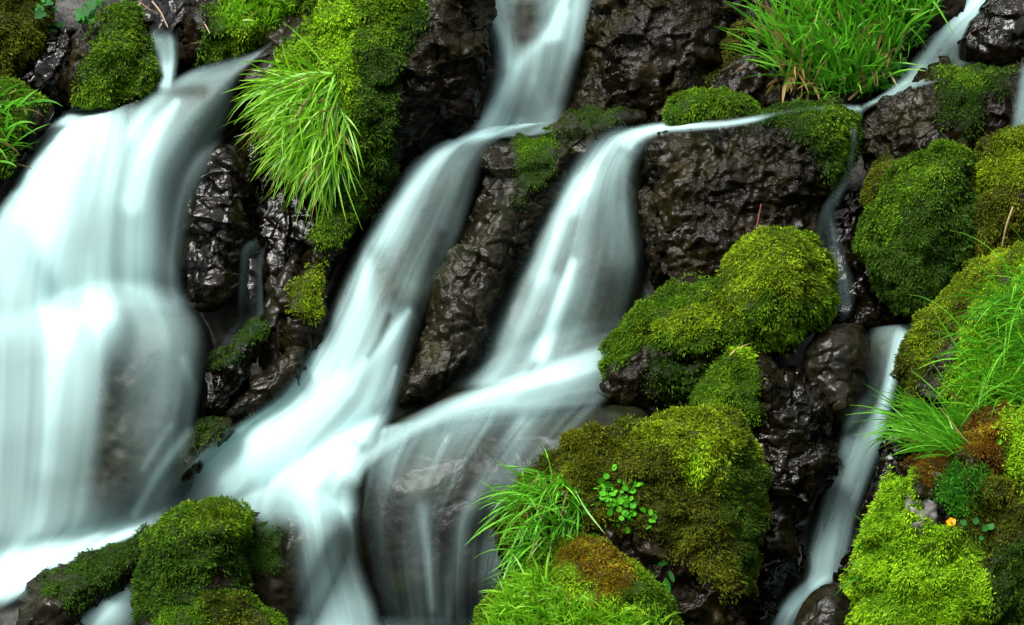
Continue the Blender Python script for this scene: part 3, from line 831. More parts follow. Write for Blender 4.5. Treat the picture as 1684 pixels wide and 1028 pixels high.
#@@WATER
# left: stream from the right curling over the crest
water("water", "grey stream curling over the crest into the broadest white fall", [
    (475, 42, 462, 62, [.25, .3, .2]),
    (428, 74, 412, 112, [.5, .45, .2]),
    (370, 92, 398, 146, [.8, .5, .3, .15]),
    (310, 110, 388, 190, [.95, .5, .35, .3, .1]),
    (262, 138, 368, 240, [.9, .55, .35, .3, .12]),
    (215, 172, 345, 290, [.6, .8, .45, .3, .1]),
    (175, 235, 325, 340, [0, .6, .6, .4, .25, .1]),
    (160, 330, 312, 410, [0, .3, .5, .5, .25, .1]),
    (160, 430, 306, 490, [0, .25, .5, .5, .2, .1]),
    (160, 500, 306, 515, [0, .2, .4, .4, .2, .1])],
    strokes=[([(420, 85), (340, 103), (280, 135), (240, 170), (215, 220)], (9, 16), .5), ([(290, 168), (262, 205), (235, 260), (215, 330)], (7, 20), .45), ([(280, 150), (330, 150)], 12, -.3)],
    seed=1, streak=.3, lift=16, edge=(14, 14, 20, 40))
water("water", "broadest and brightest white fall, stepping over a wide rounded lip", [
    (110, 172, 250, 160, [.0, .1, .1, 0]),
    (92, 190, 262, 190, [.5, .95, .6, .3]),
    (60, 230, 272, 235, [.6, 1, 1, .6, .2]),
    (22, 290, 278, 300, [.6, 1, 1, .9, .4, .2]),
    (-20, 360, 285, 370, [.6, 1, 1, .85, .6, .5, .2]),
    (-60, 440, 300, 440, [.9, .9, .85, .95, .6, .55, .25]),
    (-80, 500, 322, 500, [.8, .8, .75, .85, .8, .75, .45, .12]),
    (-80, 535, 342, 540, [.8, .8, .75, .8, 1, .75, .5, .2]),
    (-80, 610, 346, 610, [.8, .8, 1, .7, .95, .26, .4, .4, .15]),
    (-80, 700, 332, 700, [.8, .9, 1, .8, .8, .17, .25, .28, .2]),
    (-80, 790, 312, 790, [.9, .9, 1, .85, .6, .17, .2, .3, .3]),
    (-80, 860, 285, 858, [.9, .95, 1, .95, .8, .6, .6, .5, .3]),
    (-80, 905, 235, 880, [.8, .9, 1, 1, 1, 1, .9, .7, .4]),
    (-80, 960, 130, 925, [.5, .7, .9, 1, 1, 1, .9, .7]),
    (-80, 1040, 40, 990, [.2, .3, .3, .4, .5, .5, .4])],
    strokes=[([(150, 195), (80, 300), (30, 430), (20, 520)], (26, 40), .4), ([(125, 520), (165, 503), (220, 496), (285, 503)], (15, 11), .14), ([(110, 530), (85, 620), (75, 760)], (14, 26), .3),
             ([(192, 550), (186, 640), (182, 740), (176, 820)], (24, 34), -.10), ([(303, 590), (318, 640), (312, 690)], 8, .14), ([(310, 710), (265, 770), (222, 845)], 8, .3), ([(280, 700), (235, 770)], 6, .12),
             ([(210, 880), (120, 910), (30, 960), (-20, 980)], 22, .5)],
    seed=2, streak=.3, lam=18, edge=(10, 16, 14, 40), off=12)
water("water", "outer edge of the broadest white fall, beyond the wide rounded lip", [
    (-150, 330, 10, 300, [0, .5, .6, .2]), (-190, 420, -20, 420, [.2, .8, .8, .6]), (-210, 520, -40, 520, [.2, .8, .9, .8]), (-210, 650, -50, 650, [.2, .8, .9, .8]), (-210, 800, -50, 800, [.3, .9, .9, .9]), (-200, 930, -50, 930, [.3, .7, .8, .6]), (-180, 1040, -50, 1040, [.2, .3, .4, .3])],
    seed=19, streak=.3, lam=18, edge=(20, 12, 20, 40), off=10)
# small cascade at the top left
water("water", "small grey cascade dropping behind the curling grey stream", [
    (232, 42, 296, 48, [.15, .25, .2, .15]), (234, 62, 300, 66, [.2, .4, .25, .35, .1]), (240, 90, 300, 95, [.3, .5, .3, .4, .1]), (244, 118, 296, 120, [.2, .45, .4, .2]), (242, 155, 292, 155, [.2, .35, .35, .2])],
    seed=3, streak=.9, lam=9, edge=(8, 8, 34, 14))
# upper middle fall
water("water", "upper middle fall dropping between two dark boulders", [
    (768, -60, 1000, -60, [.5, .7, .4, .6, .9, .8, .4]),
    (778, 0, 985, 0, [.7, .6, .35, .3, .8, 1, .5]),
    (794, 45, 975, 45, [.3, .5, .2, .3, .8, .8, .4]),
    (800, 95, 962, 95, [.15, .45, .45, .65, .6, .55, .3]),
    (795, 140, 948, 140, [.15, .45, .65, .5, .45, .4, .2]),
    (782, 180, 938, 178, [.2, .5, .65, .45, .45, .35, .15]),
    (765, 210, 930, 205, [.3, .6, .6, .5, .45, .4, .2]),
    (745, 235, 905, 222, [.4, .6, .5, .4, .4, .3, .2])],
    strokes=[([(770, -10), (805, 20), (828, 60), (838, 100)], (12, 14), .35), ([(985, -30), (972, 40), (955, 80)], 12, .35), ([(935, -10), (915, 30), (903, 58)], (6, 10), .6), ([(930, 20), (920, 60)], 8, .4), ([(905, 58), (870, 85), (845, 120), (822, 165), (790, 212)], (10, 14), .35), ([(862, 12), (860, 58)], 15, -.35), ([(880, 135), (892, 175)], 14, .12)],
    seed=4, streak=.35, edge=(14, 16, 10, 12), off=14)
# middle fall, left branch
MIDROWS = [
    (785, 208, 925, 198, [.5, .7, .8, .7]),
    (742, 220, 865, 214, [.5, .9, .8, .4]),
    (698, 240, 822, 238, [.5, .95, .6, .45, .3]),
    (660, 275, 800, 275, [.5, .95, .55, .5, .3]),
    (628, 325, 785, 325, [.5, .95, .55, .5, .45, .2]),
    (595, 380, 765, 385, [.4, .95, .65, .5, .4, .3]),
    (566, 430, 738, 440, [.35, .95, .75, .5, .45, .4, .3]),
    (545, 485, 715, 490, [.4, .95, .85, .6, .5, .5, .3]),
    (518, 540, 697, 540, [.45, .9, .75, .8, .6, .6, .25]),
    (486, 595, 680, 600, [.4, .85, .75, .8, .65, .7, .25]),
    (445, 650, 660, 670, [.4, .9, .95, .85, .8, .8, .4]),
    (370, 702, 640, 715, [.55, .98, 1, .95, .95, .9, .8]),
    (298, 757, 615, 765, [.5, .95, 1, 1, 1, .95, .8]),
    (262, 806, 595, 810, [.4, .7, .95, .9, .9, .9, .85, .6]),
    (248, 836, 592, 842, [.4, .6, .7, .7, .7, .7, .6, .4]),
    (262, 880, 592, 888, [.0, .1, .2, .1, .2, .4, .4, .2]),
]
water("water", "middle fall sweeping down from the upper ledge past the long rock rib", MIDROWS,
    strokes=[([(905, 203), (820, 212), (750, 224), (690, 260), (645, 330), (605, 390)], (9, 18), .45), ([(590, 400), (602, 440), (592, 500), (560, 570), (520, 620)], (10, 24), .35), ([(620, 420), (640, 480), (660, 500)], 22, -.22), ([(725, 390), (708, 450), (690, 500)], 14, -.2), ([(672, 512), (648, 545), (615, 580), (575, 630)], (6, 16), .4), ([(640, 520), (625, 560), (606, 585)], 6, -.35), ([(650, 605), (640, 640), (630, 665)], (4, 10), .45), ([(690, 515), (665, 590)], 10, -.15),
             ([(560, 640), (470, 720), (390, 780)], (20, 34), .4), ([(620, 690), (540, 740), (470, 790)], (14, 24), .2), ([(415, 770), (405, 815)], 18, -.25), ([(580, 725), (600, 740)], 10, -.3)],
    seed=5, streak=.32, lam=16, edge=(20, 24, 16, 62), off=12)
# middle fall, right branch
water("water", "branch of the middle fall fed by the thin ribbon and veiling a dark rock", [
    (1004, 196, 1110, 222, [.03, .3, .5, .3]),
    (959, 222, 1085, 232, [.03, .25, .5, .5, .35, .2]),
    (929, 258, 1062, 268, [.03, .3, .55, .4, .55, .35, .1]),
    (899, 305, 1056, 310, [.03, .3, .8, .55, .4, .35, .1]),
    (869, 360, 1062, 365, [.03, .35, .85, .7, .3, .35, .3, .1]),
    (839, 420, 1068, 420, [.03, .35, .6, .8, .3, .3, .3, .1]),
    (809, 480, 1062, 478, [.03, .3, .5, .6, .7, .4, .25, .2, .1]),
    (782, 540, 1045, 535, [.03, .25, .45, .5, .6, .5, .3, .2, .1]),
    (754, 600, 1020, 585, [.03, .15, .4, .5, .6, .65, .5, .3, .2]),
    (719, 650, 1000, 615, [.03, .2, .5, .6, .7, .7, .6, .5, .3])],
    strokes=[([(968, 232), (945, 265), (915, 315)], (12, 14), .2), ([(1075, 208), (1015, 228), (985, 265), (965, 310)], (8, 12), .2), ([(948, 300), (925, 345), (905, 400), (885, 450)], (12, 20), .3), ([(940, 365), (930, 400), (918, 440)], 14, -.3), ([(942, 432), (925, 480), (905, 540), (890, 585)], (7, 14), .55), ([(1000, 450), (990, 540)], 20, -.1)],
    seed=6, streak=.35, lam=13, edge=(34, 22, 14, 18), off=12)
# foaming ledge where both branches meet
water("water", "bright foaming ledge where the two middle branches meet", [
    (1045, 540, 1030, 640, [.1, .2, .25, .15, .05]),
    (1000, 552, 985, 668, [.4, .6, .5, .4, .3]),
    (940, 572, 925, 680, [.6, .95, .75, .6, .6]),
    (870, 600, 850, 692, [.6, 1, .9, .85, .8]),
    (800, 625, 775, 700, [.6, 1, 1, 1, .7]),
    (725, 655, 705, 716, [.6, .95, 1, 1, .7]),
    (650, 690, 650, 748, [.6, .9, .9, .9, .6]),
    (580, 725, 606, 785, [.4, .8, .9, .9, .6]),
    (510, 765, 595, 830, [.2, .6, .8, .8, .5])],
    strokes=[([(985, 560), (900, 588), (800, 628), (700, 680), (620, 720)], (14, 22), .4), ([(975, 664), (880, 674), (790, 685)], 8, .5), ([(900, 630), (850, 650)], 12, -.15)],
    seed=7, streak=.3, lam=15, edge=(16, 30, 22, 40), off=34)
# veil over the round boulder at bottom centre
water("water", "thin veil of water streaking over the round black boulder", [
    (620, 700, 1030, 625, [.75, .7, .65, .6, .5, .4, .25, .1]),
    (612, 735, 1005, 660, [.5, .48, .46, .44, .42, .4, .3, .1]),
    (600, 765, 975, 690, [.32, .36, .34, .32, .3, .34, .3, .1]),
    (592, 820, 905, 770, [.1, .15, .2, .12, .22, .1, .3, .4, .1]),
    (592, 870, 860, 850, [.05, .12, .08, .25, .12, .2, .1, .35, .2]),
    (600, 920, 845, 910, [.05, .1, .05, .25, .1, .25, .1, .2, .4, .2]),
    (612, 970, 835, 970, [.05, .1, .05, .3, .08, .3, .05, .1, .3, .2]),
    (625, 1030, 830, 1030, [.1, .2, .15, .4, .2, .4, .2, .15, .25, .2])],
    strokes=[([(695, 835), (702, 900), (712, 1000)], (10, 7), .25), ([(800, 780), (760, 850), (745, 940), (742, 1005)], (14, 10), .22), ([(735, 720), (700, 800)], 6, .15), ([(860, 700), (830, 800), (815, 940)], 20, .2)],
    seed=8, streak=.55, gain=.74, lam=11, stretch=22, edge=(6, 14, 16, 10), off=8)
# fall at the bottom left of that boulder
water("water", "pale drop between the rounded green moss boulder and the round black boulder", [
    (430, 785, 602, 795, [0, .4, .8, .9, .7]),
    (440, 828, 600, 834, [0, .3, .75, .85, .6]),
    (455, 860, 598, 862, [0, .15, .55, .65, .5, .2]),
    (464, 910, 600, 912, [0, .25, .5, .58, .52, .3]),
    (470, 960, 614, 960, [.08, .4, .5, .55, .5, .3]),
    (472, 1010, 632, 1008, [.1, .45, .55, .6, .55, .3]),
    (480, 1080, 640, 1080, [.2, .5, .6, .6, .5, .3])],
    seed=9, streak=.35, lam=13, edge=(24, 14, 60, 5), off=30)
water("water", "foam pool along the bottom edge under the round black boulder", [
    (480, 1000, 470, 1110, [.2, .6, .6, .5]), (560, 1002, 560, 1110, [.2, .7, .7, .6]), (650, 1005, 650, 1110, [.2, .7, .7, .6]), (720, 1008, 730, 1110, [.2, .6, .6, .6]), (800, 1010, 820, 1110, [.1, .3, .4, .4])],
    seed=10, streak=.3, edge=(12, 5, 12, 20), off=40)
water("water", "pale water slipping out under the low mossy slab", [
    (250, 940, 240, 960, [.2, .4, .3]), (205, 955, 235, 1000, [.4, .75, .6, .5]), (155, 985, 225, 1040, [.4, .75, .6, .4]), (100, 1030, 200, 1090, [.4, .6, .5, .4])],
    seed=11, streak=.3, edge=(8, 8, 10, 5), off=35)
# top right stream and its ribbons
water("water", "veil of water sliding down past the tall grass", [
    (1590, -60, 1760, -60, [.4, .5, .4, .3]),
    (1575, 5, 1690, 0, [.4, .55, .45, .3, .2]),
    (1530, 50, 1640, 55, [.25, .35, .45, .4, .15]),
    (1500, 90, 1612, 100, [.35, .3, .2, .25, .2]),
    (1465, 135, 1580, 125, [.4, .45, .3, .2, .1]),
    (1430, 162, 1500, 148, [.3, .5, .45, .2]),
    (1396, 176, 1440, 176, [.3, .55, .45]),
    (1378, 180, 1418, 196, [.3, .55, .4])],
    seed=12, streak=.3, lam=13, gain=1.35, edge=(12, 12, 10, 10), off=12)
water("water", "thin white ribbon running along the top of the big dark boulder", [
    (1418, 168, 1420, 190, [.3, .6, .3]), (1385, 168, 1382, 186, [.2, .55, .2]), (1330, 173, 1330, 184, [.1, .4, .1]), (1280, 180, 1282, 192, [.1, .45, .2]), (1240, 186, 1242, 206, [.4, 1, .4]), (1190, 192, 1192, 216, [.4, 1, .4]), (1130, 194, 1130, 222, [.4, 1, .5]), (1080, 196, 1088, 226, [.4, 1, .5]), (1030, 208, 1056, 240, [.3, .7, .4]), (995, 232, 1040, 262, [.2, .5, .3])],
    seed=13, streak=.2, edge=(5, 6, 10, 24), off=34)
water("water", "narrow trickle dropping through the dark cleft behind the domed moss boulder", [
    (1380, 172, 1412, 178, [.4, .7, .4]), (1392, 200, 1416, 202, [.3, .7, .4]), (1394, 240, 1416, 242, [.3, .6, .3]), (1386, 280, 1410, 284, [.25, .55, .3]), (1362, 315, 1394, 325, [.2, .5, .3]), (1344, 345, 1382, 352, [.5, .4, .2, .2]), (1338, 385, 1390, 390, [.7, .2, .12, .2, .05]), (1346, 420, 1400, 430, [.5, .1, .1, .12, .05]), (1358, 460, 1412, 470, [.2, .12, .1, .1, .05]), (1365, 520, 1410, 525, [.2, .15, .15, .1])],
    seed=14, streak=.6, lam=8, edge=(6, 8, 6, 14), off=34, gain=1.45)
water("water", "faint veil of water beside the broad dark boulder, above the yellow green moss boulder", [
    (1672, 100, 1720, 105, [.3, .5, .4]), (1664, 150, 1720, 150, [.3, .55, .5]), (1655, 200, 1720, 200, [.3, .5, .5]), (1650, 235, 1720, 235, [.3, .5, .4])], seed=15, streak=.4, lam=9, edge=(8, 6, 8, 10), off=30, gain=.75)
# lower right fall
water("water", "slim fall bending down between glossy black rock and the grassy bank", [
    (1425, 538, 1520, 528, [.1, .25, .35, .7, .7]),
    (1420, 560, 1508, 550, [.1, .25, .35, .9, .7]),
    (1418, 600, 1492, 600, [.12, .25, .35, .95, .6]),
    (1412, 645, 1480, 645, [.15, .3, .45, .95, .6]),
    (1385, 685, 1472, 690, [.3, .5, .5, .75, .5]),
    (1366, 730, 1462, 735, [.25, .5, .6, .6, .4]),
    (1354, 785, 1436, 790, [.2, .5, .6, .5, .65]),
    (1334, 850, 1414, 850, [.2, .55, .6, .55, .65, .3]),
    (1318, 910, 1402, 905, [.25, .65, .65, .65, .6, .3]),
    (1312, 950, 1392, 945, [.2, .6, .7, .6, .5, .3]),
    (1280, 985, 1360, 968, [.3, .7, .7, .6, .3]),
    (1255, 1030, 1325, 1010, [.2, .6, .6, .5, .3]),
    (1240, 1090, 1300, 1080, [.2, .5, .5, .3])],
    strokes=[([(1455, 690), (1430, 760), (1405, 820)], 7, .15), ([(1390, 945), (1340, 962), (1300, 1000)], (9, 14), .25)],
    seed=16, streak=.32, lam=10, gain=1.12, edge=(10, 8, 10, 5), off=26)
water("water", "faint thread of water in the dark gap under the wide shaggy moss boulder", [
    (1252, 915, 1262, 915, [.3, .4, .3]), (1240, 960, 1254, 962, [.3, .5, .3]), (1226, 1000, 1246, 1004, [.2, .4, .2]), (1215, 1060, 1240, 1060, [.2, .3, .2])], seed=17, streak=.3, edge=(5, 5, 10, 5), off=90)
water("water", "thin trickles threading the black rocks between the broadest and middle falls", [
    (436, 360, 448, 365, [.2, .4, .3]), (420, 385, 448, 392, [.3, .3, .2, .4]), (396, 405, 442, 410, [.6, .1, 0, .3]), (390, 440, 436, 445, [.5, .05, 0, .4]), (388, 480, 438, 485, [.5, .05, 0, .4]), (385, 520, 436, 525, [.4, .1, .1, .4]), (365, 555, 415, 560, [.4, .2, .2, .3]), (345, 590, 385, 600, [.4, .2, .1, .1]), (335, 630, 360, 635, [.3, .1, .1]), (325, 690, 340, 695, [.3, .1, .1])],
    seed=18, streak=.4, lam=8, edge=(5, 5, 10, 12), off=14)
#@@END_WATER

# ------------------------------------------------------------------ grasses and small plants
def pick(rk, poly, n, up=0.0):
    obj, V, Nn, F = ROCKS[rk]
    m = (sdf(poly, V[:, 0], -V[:, 1]) > 0) & (Nn[:, 2] > -0.1)
    c = np.nonzero(m)[0]
    if len(c) == 0:
        raise RuntimeError("no ground for plants on " + rk)
    i = rng.choice(c, n)
    return V[i] + rng.normal(0, 1.5, (n, 3)), Nn[i]

def ribbons(P, D, L, Wd, droop, seg=6, wob=0.12):
    n = len(P)
    rows = []
    view = np.array([0, 0, 1.0])
    side = unit(np.cross(D, view + rng.normal(0, 0.45, (n, 3))))
    p, d = P.copy(), D.copy()
    curl = rng.normal(0, wob, (n, 3)) * (1 + 2.5 * (rng.random(n) < 0.12))[:, None]
    for k in range(seg + 1):
        t = k / seg
        wk = Wd * (0.55 + 0.9 * t if t < 0.4 else 0.91 * (1 - ((t - 0.4) / 0.6) ** 1.6)) * 0.5
        wk = np.maximum(wk, 0.12)
        rows.append(np.stack([p - side * wk[:, None], p + side * wk[:, None]], 1))
        d = unit(d + GRAV * (droop * (0.4 + t))[:, None] / seg + curl / seg)
        p = p + d * (L / seg)[:, None]
        side = unit(side - d * (side * d).sum(1, keepdims=True))
    R = np.stack(rows, 1)                       # n, seg+1, 2, 3
    V = R.reshape(-1, 3)
    b = (np.arange(n) * (seg + 1) * 2)[:, None] + (np.arange(seg) * 2)[None]
    F = np.stack([b, b + 1, b + 3, b + 2], -1).reshape(-1, 4)
    return V, F

def tuft(label, spots, n, ln, wd, dirf, droop, pal, dry=0.03, spread=0.3, seg=6, wob=0.12, parts=True, name="grass_tuft"):
    Ps, Ns = [], []
    tot = sum(s[2] for s in spots)
    for rk, poly, share in spots:
        p, q = pick(rk, poly, max(1, int(n * share / tot)))
        Ps.append(p)
        Ns.append(q)
    P, Nn = np.concatenate(Ps), np.concatenate(Ns)
    n = len(P)
    D = unit(dirf(P) + Nn * 0.25 + rng.normal(0, spread, (n, 3)))
    L = ln[0] + (ln[1] - ln[0]) * rng.random(n) ** 1.3
    Wd = wd * (0.6 + 0.7 * rng.random(n))
    dr = droop * (0.6 + 0.8 * rng.random(n))
    V, F = ribbons(P, D, L, Wd, dr, seg, wob)
    lo, hi = np.array(PAL[pal][0]), np.array(PAL[pal][1])
    f = np.clip(0.5 + 0.28 * rng.normal(0, 1, n), 0, 1)[:, None]
    c = lo + (hi - lo) * f
    per = (seg + 1) * 2
    t = np.repeat(np.linspace(0, 1, seg + 1), 2)
    isdry = rng.random(n) < dry
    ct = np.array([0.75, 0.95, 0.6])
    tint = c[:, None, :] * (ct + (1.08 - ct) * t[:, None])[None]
    def sub(mask):
        idx = np.nonzero(mask)[0]
        vi = (idx[:, None] * per + np.arange(per)).ravel()
        b = (np.arange(len(idx)) * per)[:, None] + (np.arange(seg) * 2)[None]
        return V[vi], np.stack([b, b + 1, b + 3, b + 2], -1).reshape(-1, 4), idx
    v, f_, idx = sub(~isdry)
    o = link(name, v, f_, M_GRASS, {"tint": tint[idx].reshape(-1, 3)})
    tag(o, label, "grass")
    if isdry.sum() > 0:
        v, f_, idx = sub(isdry)
        lo, hi = np.array(PAL['straw'][0]), np.array(PAL['straw'][1])
        cd = lo + (hi - lo) * rng.random(len(idx))[:, None]
        link("dry_blades", v, f_, M_GRASS, {"tint": np.repeat(cd, per, 0)}, parent=o)
    return o

def radial(cx, cy_, zz=0.35, lift=0.15):
    def f(P):
        d = np.stack([P[:, 0] - cx, P[:, 1] + cy_, np.zeros(len(P))], 1)
        d = unit(d)
        d[:, 2] = zz
        d[:, 1] += lift
        return d
    return f

def const(x, y, z):
    return lambda P: np.tile(np.array([x, y, z], float), (len(P), 1))

#@@GRASS
tuft("long bright grass hanging over the front of the largest boulder", [('B', [(470, 125), (555, 120), (572, 200), (560, 265), (520, 270), (480, 205)], 1)], 1250, (45, 140), 3.5, radial(600, 90, .45, .16), 1.0, 'grasslime', .06, .5, wob=.3)
tuft("tall bright grass standing on the dark soil bank", [('K', [(1265, 40), (1540, -100), (1540, 20), (1480, 90), (1440, 160), (1330, 165), (1280, 140), (1255, 80)], 1)], 1700, (40, 125), 4.4, const(-.25, .95, .45), .6, 'grass', .07, .42, wob=.25)
tuft("withered straw blades hanging below the tall grass over the big dark boulder", [('K', [(1280, 100), (1345, 100), (1350, 170), (1290, 170)], 2)], 55, (25, 60), 6, const(-.1, -.4, .6), .9, 'straw', 0, .5)
tuft("small bunch of straw blades between the tall grass and the sliding veil of water", [('K', [(1440, 70), (1480, 70), (1460, 120), (1420, 130)], 1)], 24, (20, 50), 5, const(-.1, -.3, .6), .9, 'straw', 0, .5)
tuft("long grass hanging down the flank of the wide shaggy moss boulder beside the veil", [('G1', [(850, 800), (900, 770), (960, 800), (960, 900), (900, 950), (850, 930)], 1)], 520, (40, 115), 3.2, const(-.4, -.2, .5), 1.0, 'grass', .06, .45, wob=.25)
tuft("short tangled grass over the ochre topped mound", [('G2', [(800, 1030), (840, 965), (885, 935), (915, 975), (980, 1000), (1090, 1020), (1100, 1110), (800, 1110)], 1)], 1500, (18, 60), 3, const(-.3, .45, .5), .9, 'grasslime', .02, .55)
tuft("fine long grass arching over the steep mossy bank", [('R1', [(1640, 500), (1690, 460), (1800, 440), (1800, 740), (1570, 730), (1590, 620)], 1)], 650, (60, 170), 2.8, const(-.5, .35, .55), 1.1, 'grass', .02, .4, seg=7)
tuft("spiky grass leaning out over the slim fall", [('R1', [(1495, 680), (1600, 680), (1640, 740), (1520, 730)], 2), ('R2', [(1530, 745), (1580, 715), (1600, 730), (1550, 760)], 1)], 420, (45, 130), 3.0, const(-.8, .4, .4), .45, 'grass', .02, .35)
tuft("few stray blades leaning out of the lime moss bank", [('R2', [(1410, 960), (1425, 880), (1440, 860), (1430, 960)], 1)], 16, (25, 60), 3, const(-.9, .2, .3), .5, 'green', .1, .4)
tuft("grass blades on the mossy boulder above the broadest white fall", [('A2', [(-60, 150), (30, 150), (45, 190), (10, 280), (-60, 280)], 1)], 90, (30, 80), 5, const(.4, .5, .5), .9, 'grass', .05, .5)
tuft("short fresh grass on the mossy bank above the curling grey stream", [('A6', [(360, 50), (370, -20), (480, -60), (480, 20), (440, 50)], 1)], 500, (14, 38), 3.2, const(0, .8, .5), .5, 'grasslime', .02, .4)
tuft("short green grass patch below the rusty moss on the lime bank", [('R2', [(1545, 790), (1580, 765), (1620, 780), (1615, 840), (1570, 850)], 1)], 300, (12, 30), 2.2, const(-.1, .6, .6), .6, 'green', .0, .5)

#@@PLANTS
def surf(rk, x, y):
    obj, V, Nn, F = ROCKS[rk]
    m = np.nonzero(Nn[:, 2] > 0)[0]
    i = m[np.argmin((V[m, 0] - x) ** 2 + (V[m, 1] + y) ** 2)]
    return V[i], Nn[i]

ROUND = [(math.cos(a) * (1 - 0.12 * math.cos(2 * a)), math.sin(a)) for a in np.linspace(0.25, 2 * math.pi - 0.25, 11)]
IVY = [(-0.15, 0.0), (-0.45, 0.35), (-0.15, 0.75), (0.25, 0.5), (0.55, 0.55), (1.15, 0.0), (0.55, -0.55), (0.25, -0.5), (-0.15, -0.75), (-0.45, -0.35)]
OVAL = [(1.5 * math.cos(a) + 1.0, 0.62 * math.sin(a)) for a in np.linspace(0, 2 * math.pi, 12, endpoint=False)]
PETAL = [(0.05, 0.0), (0.3, 0.32), (0.75, 0.45), (1.0, 0.2), (1.0, -0.2), (0.75, -0.45), (0.3, -0.32)]

def fan(shape, c, ex, ey, r, cup=0.12):
    """one leaf as a fan round its slightly sunken middle"""
    ez = np.cross(ex, ey)
    sh = np.array(shape)
    m = sh.mean(0)
    rim = c + r * (sh[:, :1] * ex + sh[:, 1:] * ey)
    mid = c + r * (m[0] * ex + m[1] * ey) - ez * cup * r
    V = np.vstack([mid[None], rim])
    n = len(rim)
    F = np.array([(0, 1 + i, 1 + (i + 1) % n) for i in range(n)])
    return V, F

def leaves(label, name, cat, spots, r, shape, lohi, face, jit=0.5, n_each=1, scatter=0):
    Vs, Fs, T, off = [], [], [], 0
    lo, hi = np.array(lohi[0]), np.array(lohi[1])
    for rk, x, y, h in spots:
        for _ in range(n_each):
            p, nn = surf(rk, x + rng.normal(0, scatter), y + rng.normal(0, scatter))
            ez = unit(np.array(face, float) + nn * 0.5 + rng.normal(0, jit * 0.6, 3))
            ex = rng.normal(0, 1, 3) + np.array([0, -0.9, 0])
            ex = unit(ex - ez * (ex @ ez))
            ey = np.cross(ez, ex)
            v, f = fan(shape, p + nn * h * (0.6 + 0.8 * rng.random()), ex, ey, r * (0.6 + 0.6 * rng.random()))
            Vs.append(v)
            Fs.append(f + off)
            off += len(v)
            T.append(np.tile(lo + (hi - lo) * rng.random(), (len(v), 1)))
    o = link(name, np.vstack(Vs), np.vstack(Fs), M_LEAF, {"tint": np.vstack(T)})
    return tag(o, label, cat)

def tube(pts, r0, r1, k=6):
    pts = cr(np.array(pts, float), 14)
    n = len(pts)
    d = unit(np.gradient(pts, axis=0))
    a = unit(np.cross(d, np.array([0.3, 0.2, 1.0])))
    b = np.cross(d, a)
    r = np.linspace(r0, r1, n)[:, None, None]
    th = np.linspace(0, 2 * math.pi, k, endpoint=False)
    V = pts[:, None] + r * (np.cos(th)[None, :, None] * a[:, None] + np.sin(th)[None, :, None] * b[:, None])
    I = np.arange(n * k).reshape(n, k)
    J = np.roll(I, -1, 1)
    F = np.stack([I[:-1].ravel(), J[:-1].ravel(), J[1:].ravel(), I[1:].ravel()], 1)
    return V.reshape(-1, 3), F

def twig(label, pts, r0=2.0, r1=0.8, col=(0.16, 0.10, 0.05)):
    Q = []
    for rk, x, y, h in pts:
        p, nn = surf(rk, x, y)
        Q.append([x, -y, p[2] + h])
    V, F = tube(Q, r0, r1)
    o = link("twig", V, F, M_TWIG, {"tint": np.tile(col, (len(V), 1))})
    return tag(o, label, "twig")

def flower(label, rk, x, y, r):
    p, nn = surf(rk, x, y)
    c = p + nn * 12
    face = unit(np.array([-0.1, 0.55, 0.85]))
    Vs, Fs, off = [], [], 0
    u = unit(np.cross(face, [0, 0, 1.0]) + 1e-6)
    v = np.cross(face, u)
    for i in range(5):
        a = 2 * math.pi * i / 5 + 0.3
        ex = unit(math.cos(a) * u + math.sin(a) * v + face * 0.35)
        ey = unit(np.cross(face, ex))
        vv, ff = fan(PETAL, c, ex, ey, r, 0.1)
        Vs.append(vv); Fs.append(ff + off); off += len(vv)
    V = np.vstack(Vs)
    o = link("buttercup", V, np.vstack(Fs), M_PETAL, {"tint": np.tile((0.75, 0.36, 0.004), (len(V), 1))})
    tag(o, label, "flower")
    th = np.linspace(0, 2 * math.pi, 8, endpoint=False)
    dome = np.vstack([(c + face * r * 0.42)[None], np.array([c + face * r * 0.2 + r * 0.26 * (math.cos(t) * u + math.sin(t) * v) for t in th])])
    F = np.array([(0, 1 + i, 1 + (i + 1) % 8) for i in range(8)])
    link("flower_centre", dome, F, M_PETAL, {"tint": np.tile((0.45, 0.19, 0.004), (9, 1))}, parent=o)
    V, F = tube([p - nn * 6, p + nn * 4, c - face * 1], 1.2, 0.9)
    link("stem", V, F, M_GRASS, {"tint": np.tile((0.06, 0.2, 0.01), (len(V), 1))}, parent=o)

CRESS = ((0.03, 0.20, 0.006), (0.10, 0.42, 0.015))
DEEP = ((0.008, 0.065, 0.008), (0.03, 0.19, 0.02))
leaves("patch of round leaved cress on the wide shaggy moss boulder", "cress_plant", "plant",
       [('G1', x, y, 7) for x, y in [(1008, 782), (1000, 793), (1012, 795), (1022, 800), (1003, 806), (992, 803), (986, 808), (1014, 808), (1024, 812), (1031, 804), (1040, 806), (1046, 802), (1036, 816), (1027, 824), (1038, 826), (1020, 830), (1030, 838), (1012, 822), (998, 818), (990, 814), (980, 830), (974, 836), (1028, 848), (1022, 860), (1034, 856), (1046, 838), (1052, 846), (1064, 842), (1077, 858), (1000, 832), (1006, 840)]], 5.4, ROUND, CRESS, (0, 0.5, 0.9), 1.1, 3, 6)
leaves("dense small round leaves growing among the tall grass", "cress_plant", "plant",
       [('K', x, y, 6) for x, y in [(1345, 20), (1360, 30), (1375, 40), (1350, 45), (1365, 60), (1380, 70), (1395, 55), (1400, 80), (1350, 75), (1330, 55), (1340, 95), (1370, 95), (1390, 100), (1360, 110), (1465, 115), (1460, 125), (1470, 105)]], 7.5, ROUND, ((0.02, 0.13, 0.01), (0.06, 0.30, 0.02)), (0, 0.6, 0.9), .6, 8, 11)
